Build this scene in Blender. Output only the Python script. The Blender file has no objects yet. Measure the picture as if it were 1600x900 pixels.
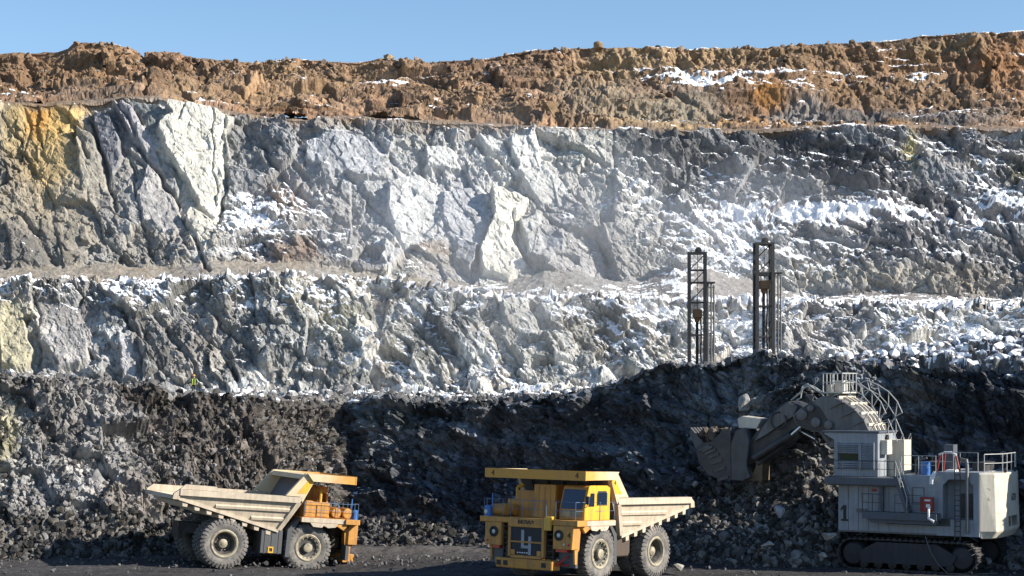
import bpy, bmesh, math, random
import numpy as np
from mathutils import Vector, Matrix

R = math.radians
scene = bpy.context.scene
COL = scene.collection

# ------------------------------------------------------------------ camera
CAM_Y, CAM_Z, FPX, HOR = -105.0, 11.0, 2800.0, 603.0
cam_d = bpy.data.cameras.new('camera')
cam_d.sensor_width = 36.0
cam_d.lens = 36.0 * FPX / 1600.0
cam_d.shift_y = (HOR - 450.0) / 1600.0
cam_d.clip_start = 1.0
cam_d.clip_end = 5000.0
cam = bpy.data.objects.new('camera', cam_d)
cam.location = (0, CAM_Y, CAM_Z)
cam.rotation_euler = (R(90), 0, 0)
COL.objects.link(cam)
scene.camera = cam

# ------------------------------------------------------------------ sky and sun
SUN_AZ, SUN_EL = 77.0, 29.0          # azimuth from -Y (towards the camera) round to +X
sv = Vector((math.sin(R(SUN_AZ)) * math.cos(R(SUN_EL)), -math.cos(R(SUN_AZ)) * math.cos(R(SUN_EL)), math.sin(R(SUN_EL))))
world = bpy.data.worlds.new('World')
scene.world = world
world.use_nodes = True
wn = world.node_tree.nodes
bg = wn['Background']
sky = wn.new('ShaderNodeTexSky')
sky.sky_type = 'NISHITA'
sky.sun_disc = False
sky.sun_elevation = R(SUN_EL)
sky.sun_rotation = math.atan2(sv.x, sv.y)
sky.air_density = 1.0
sky.dust_density = 0.0
sky.ozone_density = 4.0
world.node_tree.links.new(sky.outputs[0], bg.inputs[0])
bg.inputs[1].default_value = 0.085
sun_d = bpy.data.lights.new('sun', 'SUN')
sun_d.energy = 4.6
sun_d.angle = R(0.5)
sun_d.color = (1.0, 0.93, 0.82)
sun = bpy.data.objects.new('sun', sun_d)
sun.rotation_euler = sv.to_track_quat('Z', 'Y').to_euler()
sun.location = (60, -60, 80)
COL.objects.link(sun)
vs = scene.view_settings
vs.view_transform = 'Standard'
vs.look = 'None'
vs.gamma = 1.0
vs.use_curve_mapping = False
vs.exposure = 0.97
scene.cycles.max_bounces = 6
scene.cycles.diffuse_bounces = 3
scene.cycles.volume_bounces = 0

# ------------------------------------------------------------------ helpers
def tag(o, label=None, cat=None, group=None, kind=None):
    if label: o['label'] = label
    if cat: o['category'] = cat
    if group: o['group'] = group
    if kind: o['kind'] = kind
    return o

def pxw(px, py, D):
    """world point seen at photo pixel (px, py) at distance D from the camera plane"""
    return Vector(((px - 800.0) * D / FPX, CAM_Y + D, CAM_Z + (HOR - py) * D / FPX))

# ------------------------------------------------------------------ numpy noise
U32 = np.uint32
def h32(ix, iy, seed):
    s = (seed * 1274126177 + 974711) & 0xFFFFFFFF
    x = (ix.astype(np.int64) & 0xFFFFFFFF).astype(np.uint64)
    y = (iy.astype(np.int64) & 0xFFFFFFFF).astype(np.uint64)
    h = (x * np.uint64(374761393) + y * np.uint64(668265263) + np.uint64(s)) & np.uint64(0xFFFFFFFF)
    h = ((h ^ (h >> np.uint64(13))) * np.uint64(1274126177)) & np.uint64(0xFFFFFFFF)
    h = ((h ^ (h >> np.uint64(16))) * np.uint64(2246822519)) & np.uint64(0xFFFFFFFF)
    return ((h ^ (h >> np.uint64(15))) & np.uint64(0xFFFFFFFF)).astype(np.uint32)

def r01(h, k=0):
    v = (h.astype(np.uint64) * np.uint64(2654435761 + 40503 * 2 * k) + np.uint64(k * 7919 + 1)) & np.uint64(0xFFFFFFFF)
    v = ((v ^ (v >> np.uint64(15))) * np.uint64(2246822519)) & np.uint64(0xFFFFFFFF)
    return ((v >> np.uint64(8)).astype(np.float32)) / np.float32(1 << 24)

def vnoise(x, y, seed):
    ix = np.floor(x); iy = np.floor(y)
    fx = (x - ix).astype(np.float32); fy = (y - iy).astype(np.float32)
    fx = fx * fx * (3 - 2 * fx); fy = fy * fy * (3 - 2 * fy)
    a = r01(h32(ix, iy, seed)); b = r01(h32(ix + 1, iy, seed))
    c = r01(h32(ix, iy + 1, seed)); d = r01(h32(ix + 1, iy + 1, seed))
    return (a + (b - a) * fx) * (1 - fy) + (c + (d - c) * fx) * fy

def fbm(x, y, seed, oct=4, gain=0.5, ridged=False):
    s = 0; a = 1.0; t = 0
    for o in range(oct):
        n = vnoise(x * 2 ** o + 17.3 * o, y * 2 ** o - 9.1 * o, seed + o) * 2 - 1
        if ridged: n = 1 - 2 * np.abs(n)
        s = s + a * n; t += a; a *= gain
    return s / t

def facets(x, y, size, seed, rot=0.0, aniso=1.0, jit=0.9):
    """broken rock: Voronoi blocks, each with its own tilted face.
    returns tilt x, tilt y parts (unit-size), block offset, edge distance, block hash"""
    c, s = math.cos(rot), math.sin(rot)
    u = (x * c + y * s) / (size * aniso); v = (-x * s + y * c) / size
    iu = np.floor(u); iv = np.floor(v)
    best = np.full(x.shape, 1e9, np.float32); sec = best.copy()
    bdx = np.zeros(x.shape, np.float32); bdy = bdx.copy(); bh = np.zeros(x.shape, np.uint32)
    for i in (-1, 0, 1):
        for j in (-1, 0, 1):
            h = h32(iu + i, iv + j, seed)
            dx = (u - (iu + i + 0.5 + jit * (r01(h, 1) - 0.5))).astype(np.float32)
            dy = (v - (iv + j + 0.5 + jit * (r01(h, 2) - 0.5))).astype(np.float32)
            d = dx * dx + dy * dy
            m = d < best
            sec = np.where(m, best, np.minimum(sec, d))
            best = np.where(m, d, best)
            bdx = np.where(m, dx, bdx); bdy = np.where(m, dy, bdy); bh = np.where(m, h, bh)
    edge = np.sqrt(sec) - np.sqrt(best)
    # back to un-rotated, size in metres
    du = bdx * aniso * size; dv = bdy * size
    wx = du * c - dv * s; wy = du * s + dv * c
    return wx, wy, (r01(bh, 3) * 2 - 1), edge, bh

JOINTS = np.array([(-0.85, 0.10), (-0.55, -0.25), (0.80, 0.15), (0.45, -0.20), (-0.05, 0.75), (-0.15, -0.55)], np.float32)
def blocks(x, y, size, seed, tilt=0.5, off=0.35, crack=0.0, rot=0.0, aniso=1.0, tx=0.0, ty=0.0):
    """each block shows a plane of one of a few joint sets, slightly off true"""
    wx, wy, o, e, h = facets(x, y, size, seed, rot, aniso)
    k = np.minimum((r01(h, 6) * len(JOINTS)).astype(int), len(JOINTS) - 1)
    gx = (JOINTS[k, 0] + 0.35 * (r01(h, 4) * 2 - 1)) * tilt + tx; gy = (JOINTS[k, 1] + 0.35 * (r01(h, 5) * 2 - 1)) * tilt + ty
    d = gx * wx + gy * wy + o * off * size
    if crack: d = d - crack * size * np.clip(1 - e / 0.07, 0, 1) * np.clip(0.4 + 1.6 * vnoise(x / size / 1.7, y / size / 1.7, seed + 9), 0, 1.3)
    return d.astype(np.float32), h

def soft(d, n=1):
    """round the steps between big blocks so that they do not run in saw teeth along the grid"""
    for _ in range(n):
        p = np.pad(d, 1, mode='edge')
        d = (p[:-2, 1:-1] + p[2:, 1:-1] + p[1:-1, :-2] + p[1:-1, 2:] + 2 * d) / 6
    return d

def sstep(a, b, x):
    t = np.clip((x - a) / (b - a), 0, 1)
    return t * t * (3 - 2 * t)

def poly_mask(PX, PY, pts, feather=4.0):
    """1 inside the polygon, soft edge; also None-safe bounding box"""
    pts = np.array(pts, float)
    out = np.zeros(PX.shape, np.float32)
    x0, y0 = pts.min(0) - feather - 2; x1, y1 = pts.max(0) + feather + 2
    sel = (PX > x0) & (PX < x1) & (PY > y0) & (PY < y1)
    if not sel.any(): return out
    x = PX[sel]; y = PY[sel]
    ins = np.zeros(x.shape, bool); dist = np.full(x.shape, 1e9)
    n = len(pts)
    for i in range(n):
        ax, ay = pts[i]; bx, by = pts[(i + 1) % n]
        cond = ((ay > y) != (by > y))
        xi = (bx - ax) * (y - ay) / ((by - ay) if by != ay else 1e-9) + ax
        ins ^= cond & (x < xi)
        t = np.clip(((x - ax) * (bx - ax) + (y - ay) * (by - ay)) / ((bx - ax) ** 2 + (by - ay) ** 2 + 1e-9), 0, 1)
        dist = np.minimum(dist, np.hypot(x - ax - t * (bx - ax), y - ay - t * (by - ay)))
    sd = np.where(ins, dist, -dist)
    out[sel] = sstep(-feather, feather, sd)
    return out

def line_mask(PX, PY, pts, w):
    out = np.zeros(PX.shape, np.float32)
    pts = np.array(pts, float)
    x0, y0 = pts.min(0) - 3 * w; x1, y1 = pts.max(0) + 3 * w
    sel = (PX > x0) & (PX < x1) & (PY > y0) & (PY < y1)
    if not sel.any(): return out
    x = PX[sel]; y = PY[sel]; dist = np.full(x.shape, 1e9)
    for i in range(len(pts) - 1):
        ax, ay = pts[i]; bx, by = pts[i + 1]
        t = np.clip(((x - ax) * (bx - ax) + (y - ay) * (by - ay)) / ((bx - ax) ** 2 + (by - ay) ** 2 + 1e-9), 0, 1)
        dist = np.minimum(dist, np.hypot(x - ax - t * (bx - ax), y - ay - t * (by - ay)))
    out[sel] = np.clip(1 - dist / w, 0, 1)
    return out

def blob(PX, PY, cx, cy, rx, ry, rot=0.0):
    c, s = math.cos(R(rot)), math.sin(R(rot))
    x = PX - cx; y = PY - cy
    u = (x * c + y * s) / rx; v = (-x * s + y * c) / ry
    return np.exp(-(u * u + v * v))

def mix(a, b, m):
    return a + (np.asarray(b, np.float32) - a) * m[..., None]

# ------------------------------------------------------------------ node materials
def mat_new(name):
    m = bpy.data.materials.new(name); m.use_nodes = True
    return m, m.node_tree.nodes, m.node_tree.links, m.node_tree.nodes['Principled BSDF']

def rock_material():
    """geology colours come from the 'Col' attribute (rgb albedo, a = snow); grain and bump are noise nodes"""
    m, n, l, b = mat_new('broken_rock')
    at = n.new('ShaderNodeAttribute'); at.attribute_name = 'Col'
    tc = n.new('ShaderNodeTexCoord')
    n1 = n.new('ShaderNodeTexNoise'); n1.inputs['Scale'].default_value = 1.6; n1.inputs['Detail'].default_value = 9; n1.inputs['Roughness'].default_value = 0.8
    l.new(tc.outputs['Object'], n1.inputs['Vector'])
    mr = n.new('ShaderNodeMapRange'); mr.inputs['From Min'].default_value = 0.3; mr.inputs['From Max'].default_value = 0.7
    mr.inputs['To Min'].default_value = 0.45; mr.inputs['To Max'].default_value = 1.5
    l.new(n1.outputs['Fac'], mr.inputs['Value'])
    mx = n.new('ShaderNodeMix'); mx.data_type = 'RGBA'; mx.blend_type = 'MULTIPLY'; mx.inputs['Factor'].default_value = 1.0
    l.new(at.outputs['Color'], mx.inputs[6]); l.new(mr.outputs[0], mx.inputs[7])
    sn = n.new('ShaderNodeMix'); sn.data_type = 'RGBA'
    sn.inputs[7].default_value = (0.80, 0.81, 0.83, 1)
    # ragged snow edge
    n3 = n.new('ShaderNodeTexNoise'); n3.inputs['Scale'].default_value = 5.0; n3.inputs['Detail'].default_value = 4
    l.new(tc.outputs['Object'], n3.inputs['Vector'])
    ad = n.new('ShaderNodeMath'); ad.operation = 'ADD'; l.new(at.outputs['Alpha'], ad.inputs[0]); l.new(n3.outputs['Fac'], ad.inputs[1])
    ms = n.new('ShaderNodeMapRange'); ms.inputs['From Min'].default_value = 0.95; ms.inputs['From Max'].default_value = 1.1
    l.new(ad.outputs[0], ms.inputs['Value'])
    l.new(ms.outputs[0], sn.inputs['Factor'])
    l.new(mx.outputs[2], sn.inputs[6])
    l.new(sn.outputs[2], b.inputs['Base Color'])
    b.inputs['Roughness'].default_value = 0.92
    b.inputs['Specular IOR Level'].default_value = 0.2
    v = n.new('ShaderNodeTexVoronoi'); v.inputs['Scale'].default_value = 3.3
    l.new(tc.outputs['Object'], v.inputs['Vector'])
    n2 = n.new('ShaderNodeTexNoise'); n2.inputs['Scale'].default_value = 3.5; n2.inputs['Detail'].default_value = 5; n2.inputs['Roughness'].default_value = 0.65
    l.new(tc.outputs['Object'], n2.inputs['Vector'])
    sm = n.new('ShaderNodeMath'); sm.operation = 'ADD'; l.new(v.outputs['Distance'], sm.inputs[0]); l.new(n2.outputs['Fac'], sm.inputs[1])
    bp = n.new('ShaderNodeBump'); bp.inputs['Strength'].default_value = 0.35; bp.inputs['Distance'].default_value = 0.12
    l.new(sm.outputs[0], bp.inputs['Height']); l.new(bp.outputs[0], b.inputs['Normal'])
    return m
ROCK = rock_material()

def mesh_from_arrays(name, co, quads, mat, col=None, smooth=False, tris=None):
    me = bpy.data.meshes.new(name)
    nv = len(co); nq = len(quads)
    me.vertices.add(nv); me.vertices.foreach_set('co', co.astype(np.float32).ravel())
    k = quads.shape[1]
    me.loops.add(nq * k); me.loops.foreach_set('vertex_index', quads.astype(np.int32).ravel())
    me.polygons.add(nq)
    me.polygons.foreach_set('loop_start', np.arange(0, nq * k, k, dtype=np.int32))
    me.polygons.foreach_set('use_smooth', np.full(nq, smooth))
    me.update(calc_edges=True)
    if col is not None:
        a = me.attributes.new('Col', 'FLOAT_COLOR', 'POINT')
        a.data.foreach_set('color', col.astype(np.float32).ravel())
    me.materials.append(mat)
    o = bpy.data.objects.new(name, me)
    COL.objects.link(o)
    return o

def grid_quads(nr, nc):
    i = np.arange(nr * nc).reshape(nr, nc)
    return np.stack([i[:-1, :-1], i[:-1, 1:], i[1:, 1:], i[1:, :-1]], -1).reshape(-1, 4)

def grid_normals(P):
    du = np.gradient(P, axis=1); dv = np.gradient(P, axis=0)
    n = np.cross(du, dv)
    return n / (np.linalg.norm(n, axis=-1, keepdims=True) + 1e-9)

PXCOLS = np.concatenate([np.arange(-560, -40, 3.2), np.arange(-40, 1640, 1.3), np.arange(1640, 2240, 3.2)])   # finer columns inside the view
def interp(px, pts):
    p = np.array(pts, float)
    return np.interp(px, p[:, 0], p[:, 1])

class Sheet: pass
def base_sheet(stations, rows):
    """stations: list of (D list, ('y'|'z', list)) from the foot up; rows: rows per interval"""
    px = PXCOLS
    L = []
    for D, (kind, lst) in stations:
        d = interp(px, D)
        z = interp(px, lst)
        if kind == 'y': z = CAM_Z + (HOR - z) * d / FPX
        L.append((d, z))
    Ds, Zs, Vs = [], [], []
    for i, r in enumerate(rows):
        t = np.linspace(0, 1, r, endpoint=False)[:, None]
        Ds.append(L[i][0] * (1 - t) + L[i + 1][0] * t); Zs.append(L[i][1] * (1 - t) + L[i + 1][1] * t)
        Vs.append(np.repeat(i + t, len(px), 1))
    Ds.append(L[-1][0][None]); Zs.append(L[-1][1][None]); Vs.append(np.full((1, len(px)), len(rows), float))
    s = Sheet()
    s.D = np.concatenate(Ds); s.Z = np.concatenate(Zs); s.V = np.concatenate(Vs)
    s.PX = np.repeat(px[None], s.D.shape[0], 0)
    s.PY = HOR - (s.Z - CAM_Z) * FPX / s.D
    s.X = (s.PX - 800) * s.D / FPX
    s.P = np.stack([s.X, s.D + CAM_Y, s.Z], -1)
    seg = np.zeros(s.D.shape); seg[1:] = np.linalg.norm(np.diff(s.P[:, :, 1:], axis=0), axis=-1)
    s.T = np.cumsum(seg, 0)
    # columns share one arc length scale so that blocks stay square
    s.T = s.T.mean(1, keepdims=True) * 0.5 + s.T * 0.5
    s.N = grid_normals(s.P)
    return s

def finish_sheet(name, s, disp, col, snow_amt, snow_noise=7, thr=0.62):
    """displace, then lay snow on the ledges that face up"""
    P = s.P + s.N * disp[..., None]
    N = grid_normals(P)
    nz = N[..., 2].astype(np.float32)
    nz = (nz + np.roll(nz, 1, 0) + np.roll(nz, -1, 0) + np.roll(nz, 1, 1) + np.roll(nz, -1, 1)) / 5
    pat = fbm(s.X / 2.2, s.T / 1.1, 900 + snow_noise, 5, 0.8) * 0.75 + fbm(s.X / 11, s.T / 7, 950 + snow_noise, 3) * 0.25
    sn = sstep(thr - 0.08, thr + 0.10, nz + pat + snow_amt)
    sn = sn * (nz > 0.05)
    P = P + np.stack([np.zeros_like(sn), -0.02 * sn, 0.06 * sn], -1)
    A = np.concatenate([col, sn[..., None]], -1)
    nr, nc = disp.shape
    o = mesh_from_arrays(name, P.reshape(-1, 3), grid_quads(nr, nc), ROCK, A.reshape(-1, 4))
    s.Pd = P
    return o
# ------------------------------------------------------------------ quarry terrain
def warp(s, seed, amp=10.0, f=5.0):
    return (s.PX + amp * fbm(s.X / f, s.T / f, seed, 3), s.PY + amp * 0.7 * fbm(s.X / f, s.T / f, seed + 50, 3))

def paint(c, s, blobs, seed, amp=14.0):
    wx, wy = warp(s, seed, amp, 4.0)
    for cx, cy, rx, ry, rot, colr, k in blobs:
        m = np.clip(blob(wx, wy, cx, cy, rx, ry, rot) * k * 1.5, 0, min(k, 1.0))
        c = mix(c, colr, m.astype(np.float32))
    return c

def amount(s, blobs, seed, amp=14.0):
    wx, wy = warp(s, seed, amp, 4.0)
    a = np.zeros(s.PX.shape, np.float32)
    for cx, cy, rx, ry, rot, k in blobs:
        a += k * blob(wx, wy, cx, cy, rx, ry, rot).astype(np.float32)
    return a

def slabs(d, rough, s, lst, c, mpp):
    """large joint faces: planes cut into the wall (lst: polygon, proud metres, x tilt, y tilt, albedo)"""
    wx = s.PX + 5 * fbm(s.X / 1.6, s.T / 1.6, 77, 3); wy = s.PY + 4 * fbm(s.X / 1.6, s.T / 1.6, 78, 3)
    for pts, d0, gx, gy, alb in lst:
        p = np.array(pts, float); cx, cy = p.mean(0)
        m = poly_mask(wx, wy, pts, 3.0)
        pl = 0.45 * d0 + 0.62 * gx * (s.PX - cx) * mpp - gy * (s.PY - cy) * mpp
        d = d + (pl + rough - d) * m * 0.9
        if alb is not None:
            v = 1 + 0.45 * fbm(s.X / 1.5, s.T / 2.6, int(cx), 5, 0.7)
            c = mix(c, np.asarray(alb, np.float32) * v[..., None], m * 0.75)
    return d, c

def cleft(d, s, lst, c=None, k=0.55):
    wx = s.PX + 7 * fbm(s.X / 2.0, s.T / 2.0, 81, 3); wy = s.PY + 5 * fbm(s.X / 2.0, s.T / 2.0, 82, 3)
    for pts, w, dep in lst:
        m = line_mask(wx, wy, pts, w)
        d = d - k * dep * m
    return d

def hue(base, s, h, seed, v=0.35, t=0.04):
    """tone differs from block to block"""
    k = 1 + v * (r01(h, 9) * 2 - 1) + 0.25 * fbm(s.X / 6, s.T / 6, seed, 4)
    w = (r01(h, 11) * 2 - 1) * t
    c = np.asarray(base, np.float32) * np.clip(k, 0.3, 2)[..., None]
    return c * np.stack([1 + w, np.ones_like(w), 1 - w], -1).astype(np.float32)

# ---------- ground
def make_ground():
    xs = np.concatenate([np.linspace(-400, -46, 30, endpoint=False), np.arange(-46, 46, 0.14), np.linspace(46, 400, 30)])
    ys = np.concatenate([np.linspace(-400, -9, 40, endpoint=False), np.arange(-9, 24, 0.14), np.linspace(24, 60, 10)])
    X, Y = np.meshgrid(xs, ys)
    near = sstep(80, 40, np.abs(X)) * sstep(-40, -9, Y)
    z = 0.05 * fbm(X / 5, Y / 3, 5, 3) + near * (0.05 * fbm(X / 0.9, Y / 0.9, 11, 3) + 0.05 * np.maximum(0, fbm(X / 0.35, Y / 0.35, 21, 2)))
    # wheel tracks running along the face
    z = z - near * 0.16 * sstep(0.15, 0.7, fbm(X / 26, (Y + 0.03 * X) / 0.8, 31, 2)) 
    # low windrow of loose gravel behind the front truck
    z = z + 0.42 * np.exp(-((Y - 13.5) / 2.2) ** 2) * sstep(-16, -10, X) * sstep(2, -2, X) * (0.8 + 0.5 * fbm(X / 1.5, Y / 1.5, 41, 3))
    z = z - 0.12 * np.exp(-((X + 18) / 4) ** 2 - ((Y - 5) / 4) ** 2) - 0.48 * np.exp(-((X + 11.0) / 5.0) ** 2 - ((Y - 6.5) / 4.5) ** 2) - 0.22 * np.exp(-((X - 9.0) / 3.5) ** 2 - ((Y - 0.5) / 3.5) ** 2)
    z = z - 0.9 * np.exp(-((Y - 60) / 10) ** 2)
    n = fbm(X / 7, Y / 2.5, 51, 4)
    c = np.asarray((0.044, 0.042, 0.042), np.float32) * (1 + 0.45 * n)[..., None]
    c = mix(c, (0.085, 0.08, 0.075), (np.exp(-((Y - 13.5) / 2.6) ** 2) * sstep(-17, -10, X) * sstep(3, -2, X)).astype(np.float32) * 0.9)
    c = c * (1 + 0.5 * np.maximum(0, fbm(X / 0.4, Y / 0.4, 61, 2)))[..., None]
    A = np.concatenate([c, np.zeros(c.shape[:2] + (1,))], -1)
    o = mesh_from_arrays('ground', np.stack([X, Y, z], -1).reshape(-1, 3), grid_quads(*X.shape), ROCK, A.reshape(-1, 4))
    tag(o, kind='structure')
make_ground()

RIM1 = [(-330, 580), (0, 585), (60, 583), (110, 590), (150, 595), (200, 601), (240, 600), (262, 611), (300, 617), (350, 621), (450, 626), (540, 629), (575, 626), (592, 620),
        (612, 616), (640, 626), (700, 627), (800, 621), (880, 615), (940, 604), (985, 588), (1010, 574), (1050, 563), (1080, 566), (1110, 564), (1150, 556),
        (1190, 547), (1235, 556), (1300, 560), (1400, 570), (1500, 573), (1600, 578), (1930, 585)]
D1B = [(-330, 108), (0, 117), (200, 119), (400, 122.5), (520, 128), (545, 131), (580, 129.5), (800, 125.5), (1000, 121), (1200, 117), (1400, 114.5), (1600, 110.5), (1930, 100)]

def dplus(D, k):
    return [(a, b + k) for a, b in D]

def make_lower_face():
    st = [
        ([(-330, 104), (0, 113), (200, 115), (400, 118.5), (520, 123), (560, 123), (800, 120), (960, 116.5), (1050, 112), (1150, 108.5), (1250, 107.6), (1310, 108.5), (1400, 110), (1600, 106), (1930, 96)], ('z', [(-330, -0.6), (1930, -0.6)])),
        (dplus(D1B, -0.5), ('z', [(-330, 2.6), (0, 2.6), (200, 2.4), (330, 1.8), (540, 2.2), (640, 2.2), (760, 1.4), (900, 1.8), (1060, 3.4), (1150, 3.8), (1215, 5.4), (1260, 6.6), (1300, 6.4), (1350, 4.0), (1450, 1.8), (1930, 1.0)])),
        ([(-330, 114), (0, 123), (200, 125.5), (400, 129), (520, 133.5), (548, 135), (580, 132.5), (800, 128.5), (1000, 124), (1200, 120), (1400, 117.5), (1600, 113.5), (1930, 103)], ('y', RIM1)),
        ([(-330, 128), (540, 139), (1100, 133), (1380, 130), (1600, 126), (1930, 120)], ('z', [(-330, 10.4), (540, 10.2), (1000, 10.2), (1250, 11.2), (1380, 13.0), (1600, 14.3), (1930, 14.5)])),
        ([(-330, 184), (1930, 184)], ('z', [(-330, 10.2), (1930, 10.2)])),
    ]
    s = base_sheet(st, [66, 200, 34, 40])
    X, T, V = s.X, s.T, s.V
    face = sstep(0.75, 1.1, V) * sstep(2.03, 1.95, V)
    scree = 1 - sstep(0.75, 1.15, V)
    left = sstep(575, 520, s.PX + 10 * fbm(X / 2, T / 2, 3, 3))
    big = fbm(X / 9, T / 7, 101, 3)
    wx = X + 0.25 * fbm(X / 3, T / 3, 102, 2); wy = T + 0.25 * fbm(X / 3, T / 3, 103, 2)
    rot = -0.95
    b1, h1 = blocks(wx, wy, 2.6, 111, 0.55, 0.25, 0.10, rot, 1.7)
    b2, h2 = blocks(wx, wy, 1.05, 112, 0.60, 0.28, 0.0, rot, 1.4)
    b3, h3 = blocks(wx, wy, 0.42, 113, 0.7, 0.30)
    b4, h4 = blocks(X, T, 0.85, 114, 0.8, 0.32, 0.12)
    rill = fbm((X * 0.82 + T * 0.57) / 1.1, (-X * 0.57 + T * 0.82) / 9.0, 121, 3, ridged=True)
    fine = fbm(X / 0.5, T / 0.5, 122, 4)
    rocky_l = np.clip(blob(s.PX, s.PY, 40, 690, 140, 130) * 1.5 + blob(s.PX, s.PY, 150, 720, 60, 70) + blob(s.PX, s.PY, 90, 620, 60, 50), 0, 1)
    dirt = left * (1 - rocky_l)
    b5, h5 = blocks(X, T, 0.55, 115, 0.75, 0.28, 0.06, -0.7, 1.7)
    b6, h6 = blocks(X, T, 0.26, 116, 0.75, 0.28, 0.0, -0.7, 1.5)
    d_rock = 1.0 * big + soft(0.6 * b1 + 0.65 * b2, 1) + 0.8 * b3 + 0.55 * b5 + 0.7 * b6 + 0.08 * fine
    d_dirt = 0.7 * big + soft(0.40 * b1 + 0.5 * b2, 1) + 0.7 * b3 + 0.7 * b5 + 0.85 * b6 + 0.45 * rill + 0.16 * fine
    strata = fbm(X / 11, (T + 0.18 * X) / 1.3, 131, 3)
    d_dark = d_rock + 0.75 * np.sign(strata) * np.abs(strata) ** 0.6
    d = d_rock * left * rocky_l + d_dirt * dirt + d_dark * (1 - left)
    d = d * face + (1 - face) * (0.55 * b4 + 0.45 * b3 + 0.25 * big) * sstep(3.2, 2.2, V) 
    d = d + (V > 2) * 0.9 * np.maximum(0, b4 + 0.2) * sstep(1250, 1420, s.PX) * sstep(3.6, 3.0, V)
    d = d - 0.6 * sstep(1.9, 2.0, V) * sstep(2.1, 2.0, V) * np.abs(fbm(X / 1.2, T / 2, 141, 3))
    d = cleft(d, s, [([(60, 660), (130, 720), (230, 800), (280, 850)], 9, 0.8), ([(20, 600), (90, 680), (160, 740)], 8, 0.7), ([(180, 640), (215, 700), (250, 770), (330, 830)], 10, 0.7),
                     ([(540, 650), (532, 700), (560, 760), (600, 810)], 6, 0.5), ([(640, 640), (760, 655), (860, 650)], 5, 0.6), ([(990, 660), (1030, 720), (1060, 740)], 7, 0.7),
                     ([(600, 690), (700, 700), (780, 712)], 4, 0.5)])
    rough = fine + b3
    c = hue((0.100, 0.098, 0.100), s, h2, 150, 0.45)
    crumb = (1 + 0.9 * (r01(h5, 15) - 0.5) + 1.1 * np.maximum(0, r01(h6, 16) - 0.45) ** 1.0)[..., None]
    cl = hue((0.088, 0.079, 0.071), s, h3, 151, 0.45, 0.06) * crumb
    c = mix(c, cl, left.astype(np.float32))
    c = mix(c, hue((0.21, 0.205, 0.20), s, h2, 152, 0.6), (left * rocky_l * 0.85).astype(np.float32))
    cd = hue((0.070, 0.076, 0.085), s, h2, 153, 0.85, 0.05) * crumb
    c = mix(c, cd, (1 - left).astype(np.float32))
    c = paint(c, s, [
        (8, 690, 22, 50, 0, (0.30, 0.275, 0.16), 0.7), (130, 650, 40, 50, 0, (0.24, 0.23, 0.22), 0.6), (150, 750, 22, 34, 0, (0.34, 0.33, 0.32), 0.9),
        (45, 740, 40, 40, 0, (0.27, 0.27, 0.27), 0.7), (195, 790, 40, 40, 30, (0.22, 0.20, 0.18), 0.7), (330, 690, 90, 70, 30, (0.055, 0.047, 0.042), 0.5),
        (230, 620, 60, 22, 0, (0.045, 0.038, 0.034), 0.8), (460, 740, 90, 90, 0, (0.095, 0.083, 0.072), 0.4), (440, 640, 90, 12, 0, (0.055, 0.048, 0.044), 0.6),
        (660, 705, 60, 14, 8, (0.14, 0.145, 0.15), 0.7), (575, 690, 10, 26, 15, (0.20, 0.19, 0.18), 0.7), (780, 690, 70, 40, 0, (0.13, 0.13, 0.14), 0.6),
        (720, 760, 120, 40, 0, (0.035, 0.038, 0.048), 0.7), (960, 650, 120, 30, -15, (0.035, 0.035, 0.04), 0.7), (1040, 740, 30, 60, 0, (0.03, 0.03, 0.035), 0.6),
        (1120, 620, 70, 45, 0, (0.135, 0.15, 0.165), 0.8), (1000, 700, 60, 40, 0, (0.11, 0.12, 0.135), 0.6), (1165, 625, 25, 22, 0, (0.34, 0.32, 0.28), 0.4),
        (1430, 620, 30, 40, 20, (0.19, 0.18, 0.16), 0.6), (1550, 650, 90, 60, 0, (0.030, 0.032, 0.040), 0.7), (1250, 720, 60, 50, 0, (0.09, 0.095, 0.10), 0.5),
        (620, 660, 60, 12, 8, (0.05, 0.062, 0.058), 0.6), (880, 700, 60, 50, 0, (0.08, 0.085, 0.095), 0.6)], 160)
    c = c * (0.55 + 0.45 * crumb)
    top = sstep(1.97, 2.02, V)
    c = mix(c, hue((0.13, 0.125, 0.12), s, h3, 155, 0.4), (top * 0.8).astype(np.float32))
    cs = hue((0.125, 0.115, 0.105), s, h4, 156, 0.6, 0.05)
    c = mix(c, cs, (scree * 0.8).astype(np.float32))
    sn = -0.75 + amount(s, [(370, 622, 30, 5, 0, 0.45), (520, 630, 50, 5, 0, 0.5), (1480, 560, 120, 26, 0, 0.75), (1580, 552, 80, 30, 0, 0.35), (140, 588, 60, 6, 0, 0.05), (980, 598, 40, 8, 0, 0.2),
                                     (760, 618, 60, 4, 0, 0.35)], 170, 5) + 0.15 * (V > 2.6) * (s.PX > 1250)
    o = finish_sheet('lower_bench', s, d.astype(np.float32), c, sn, 1)
    tag(o, kind='structure')
    return s
S1 = make_lower_face()

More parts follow.
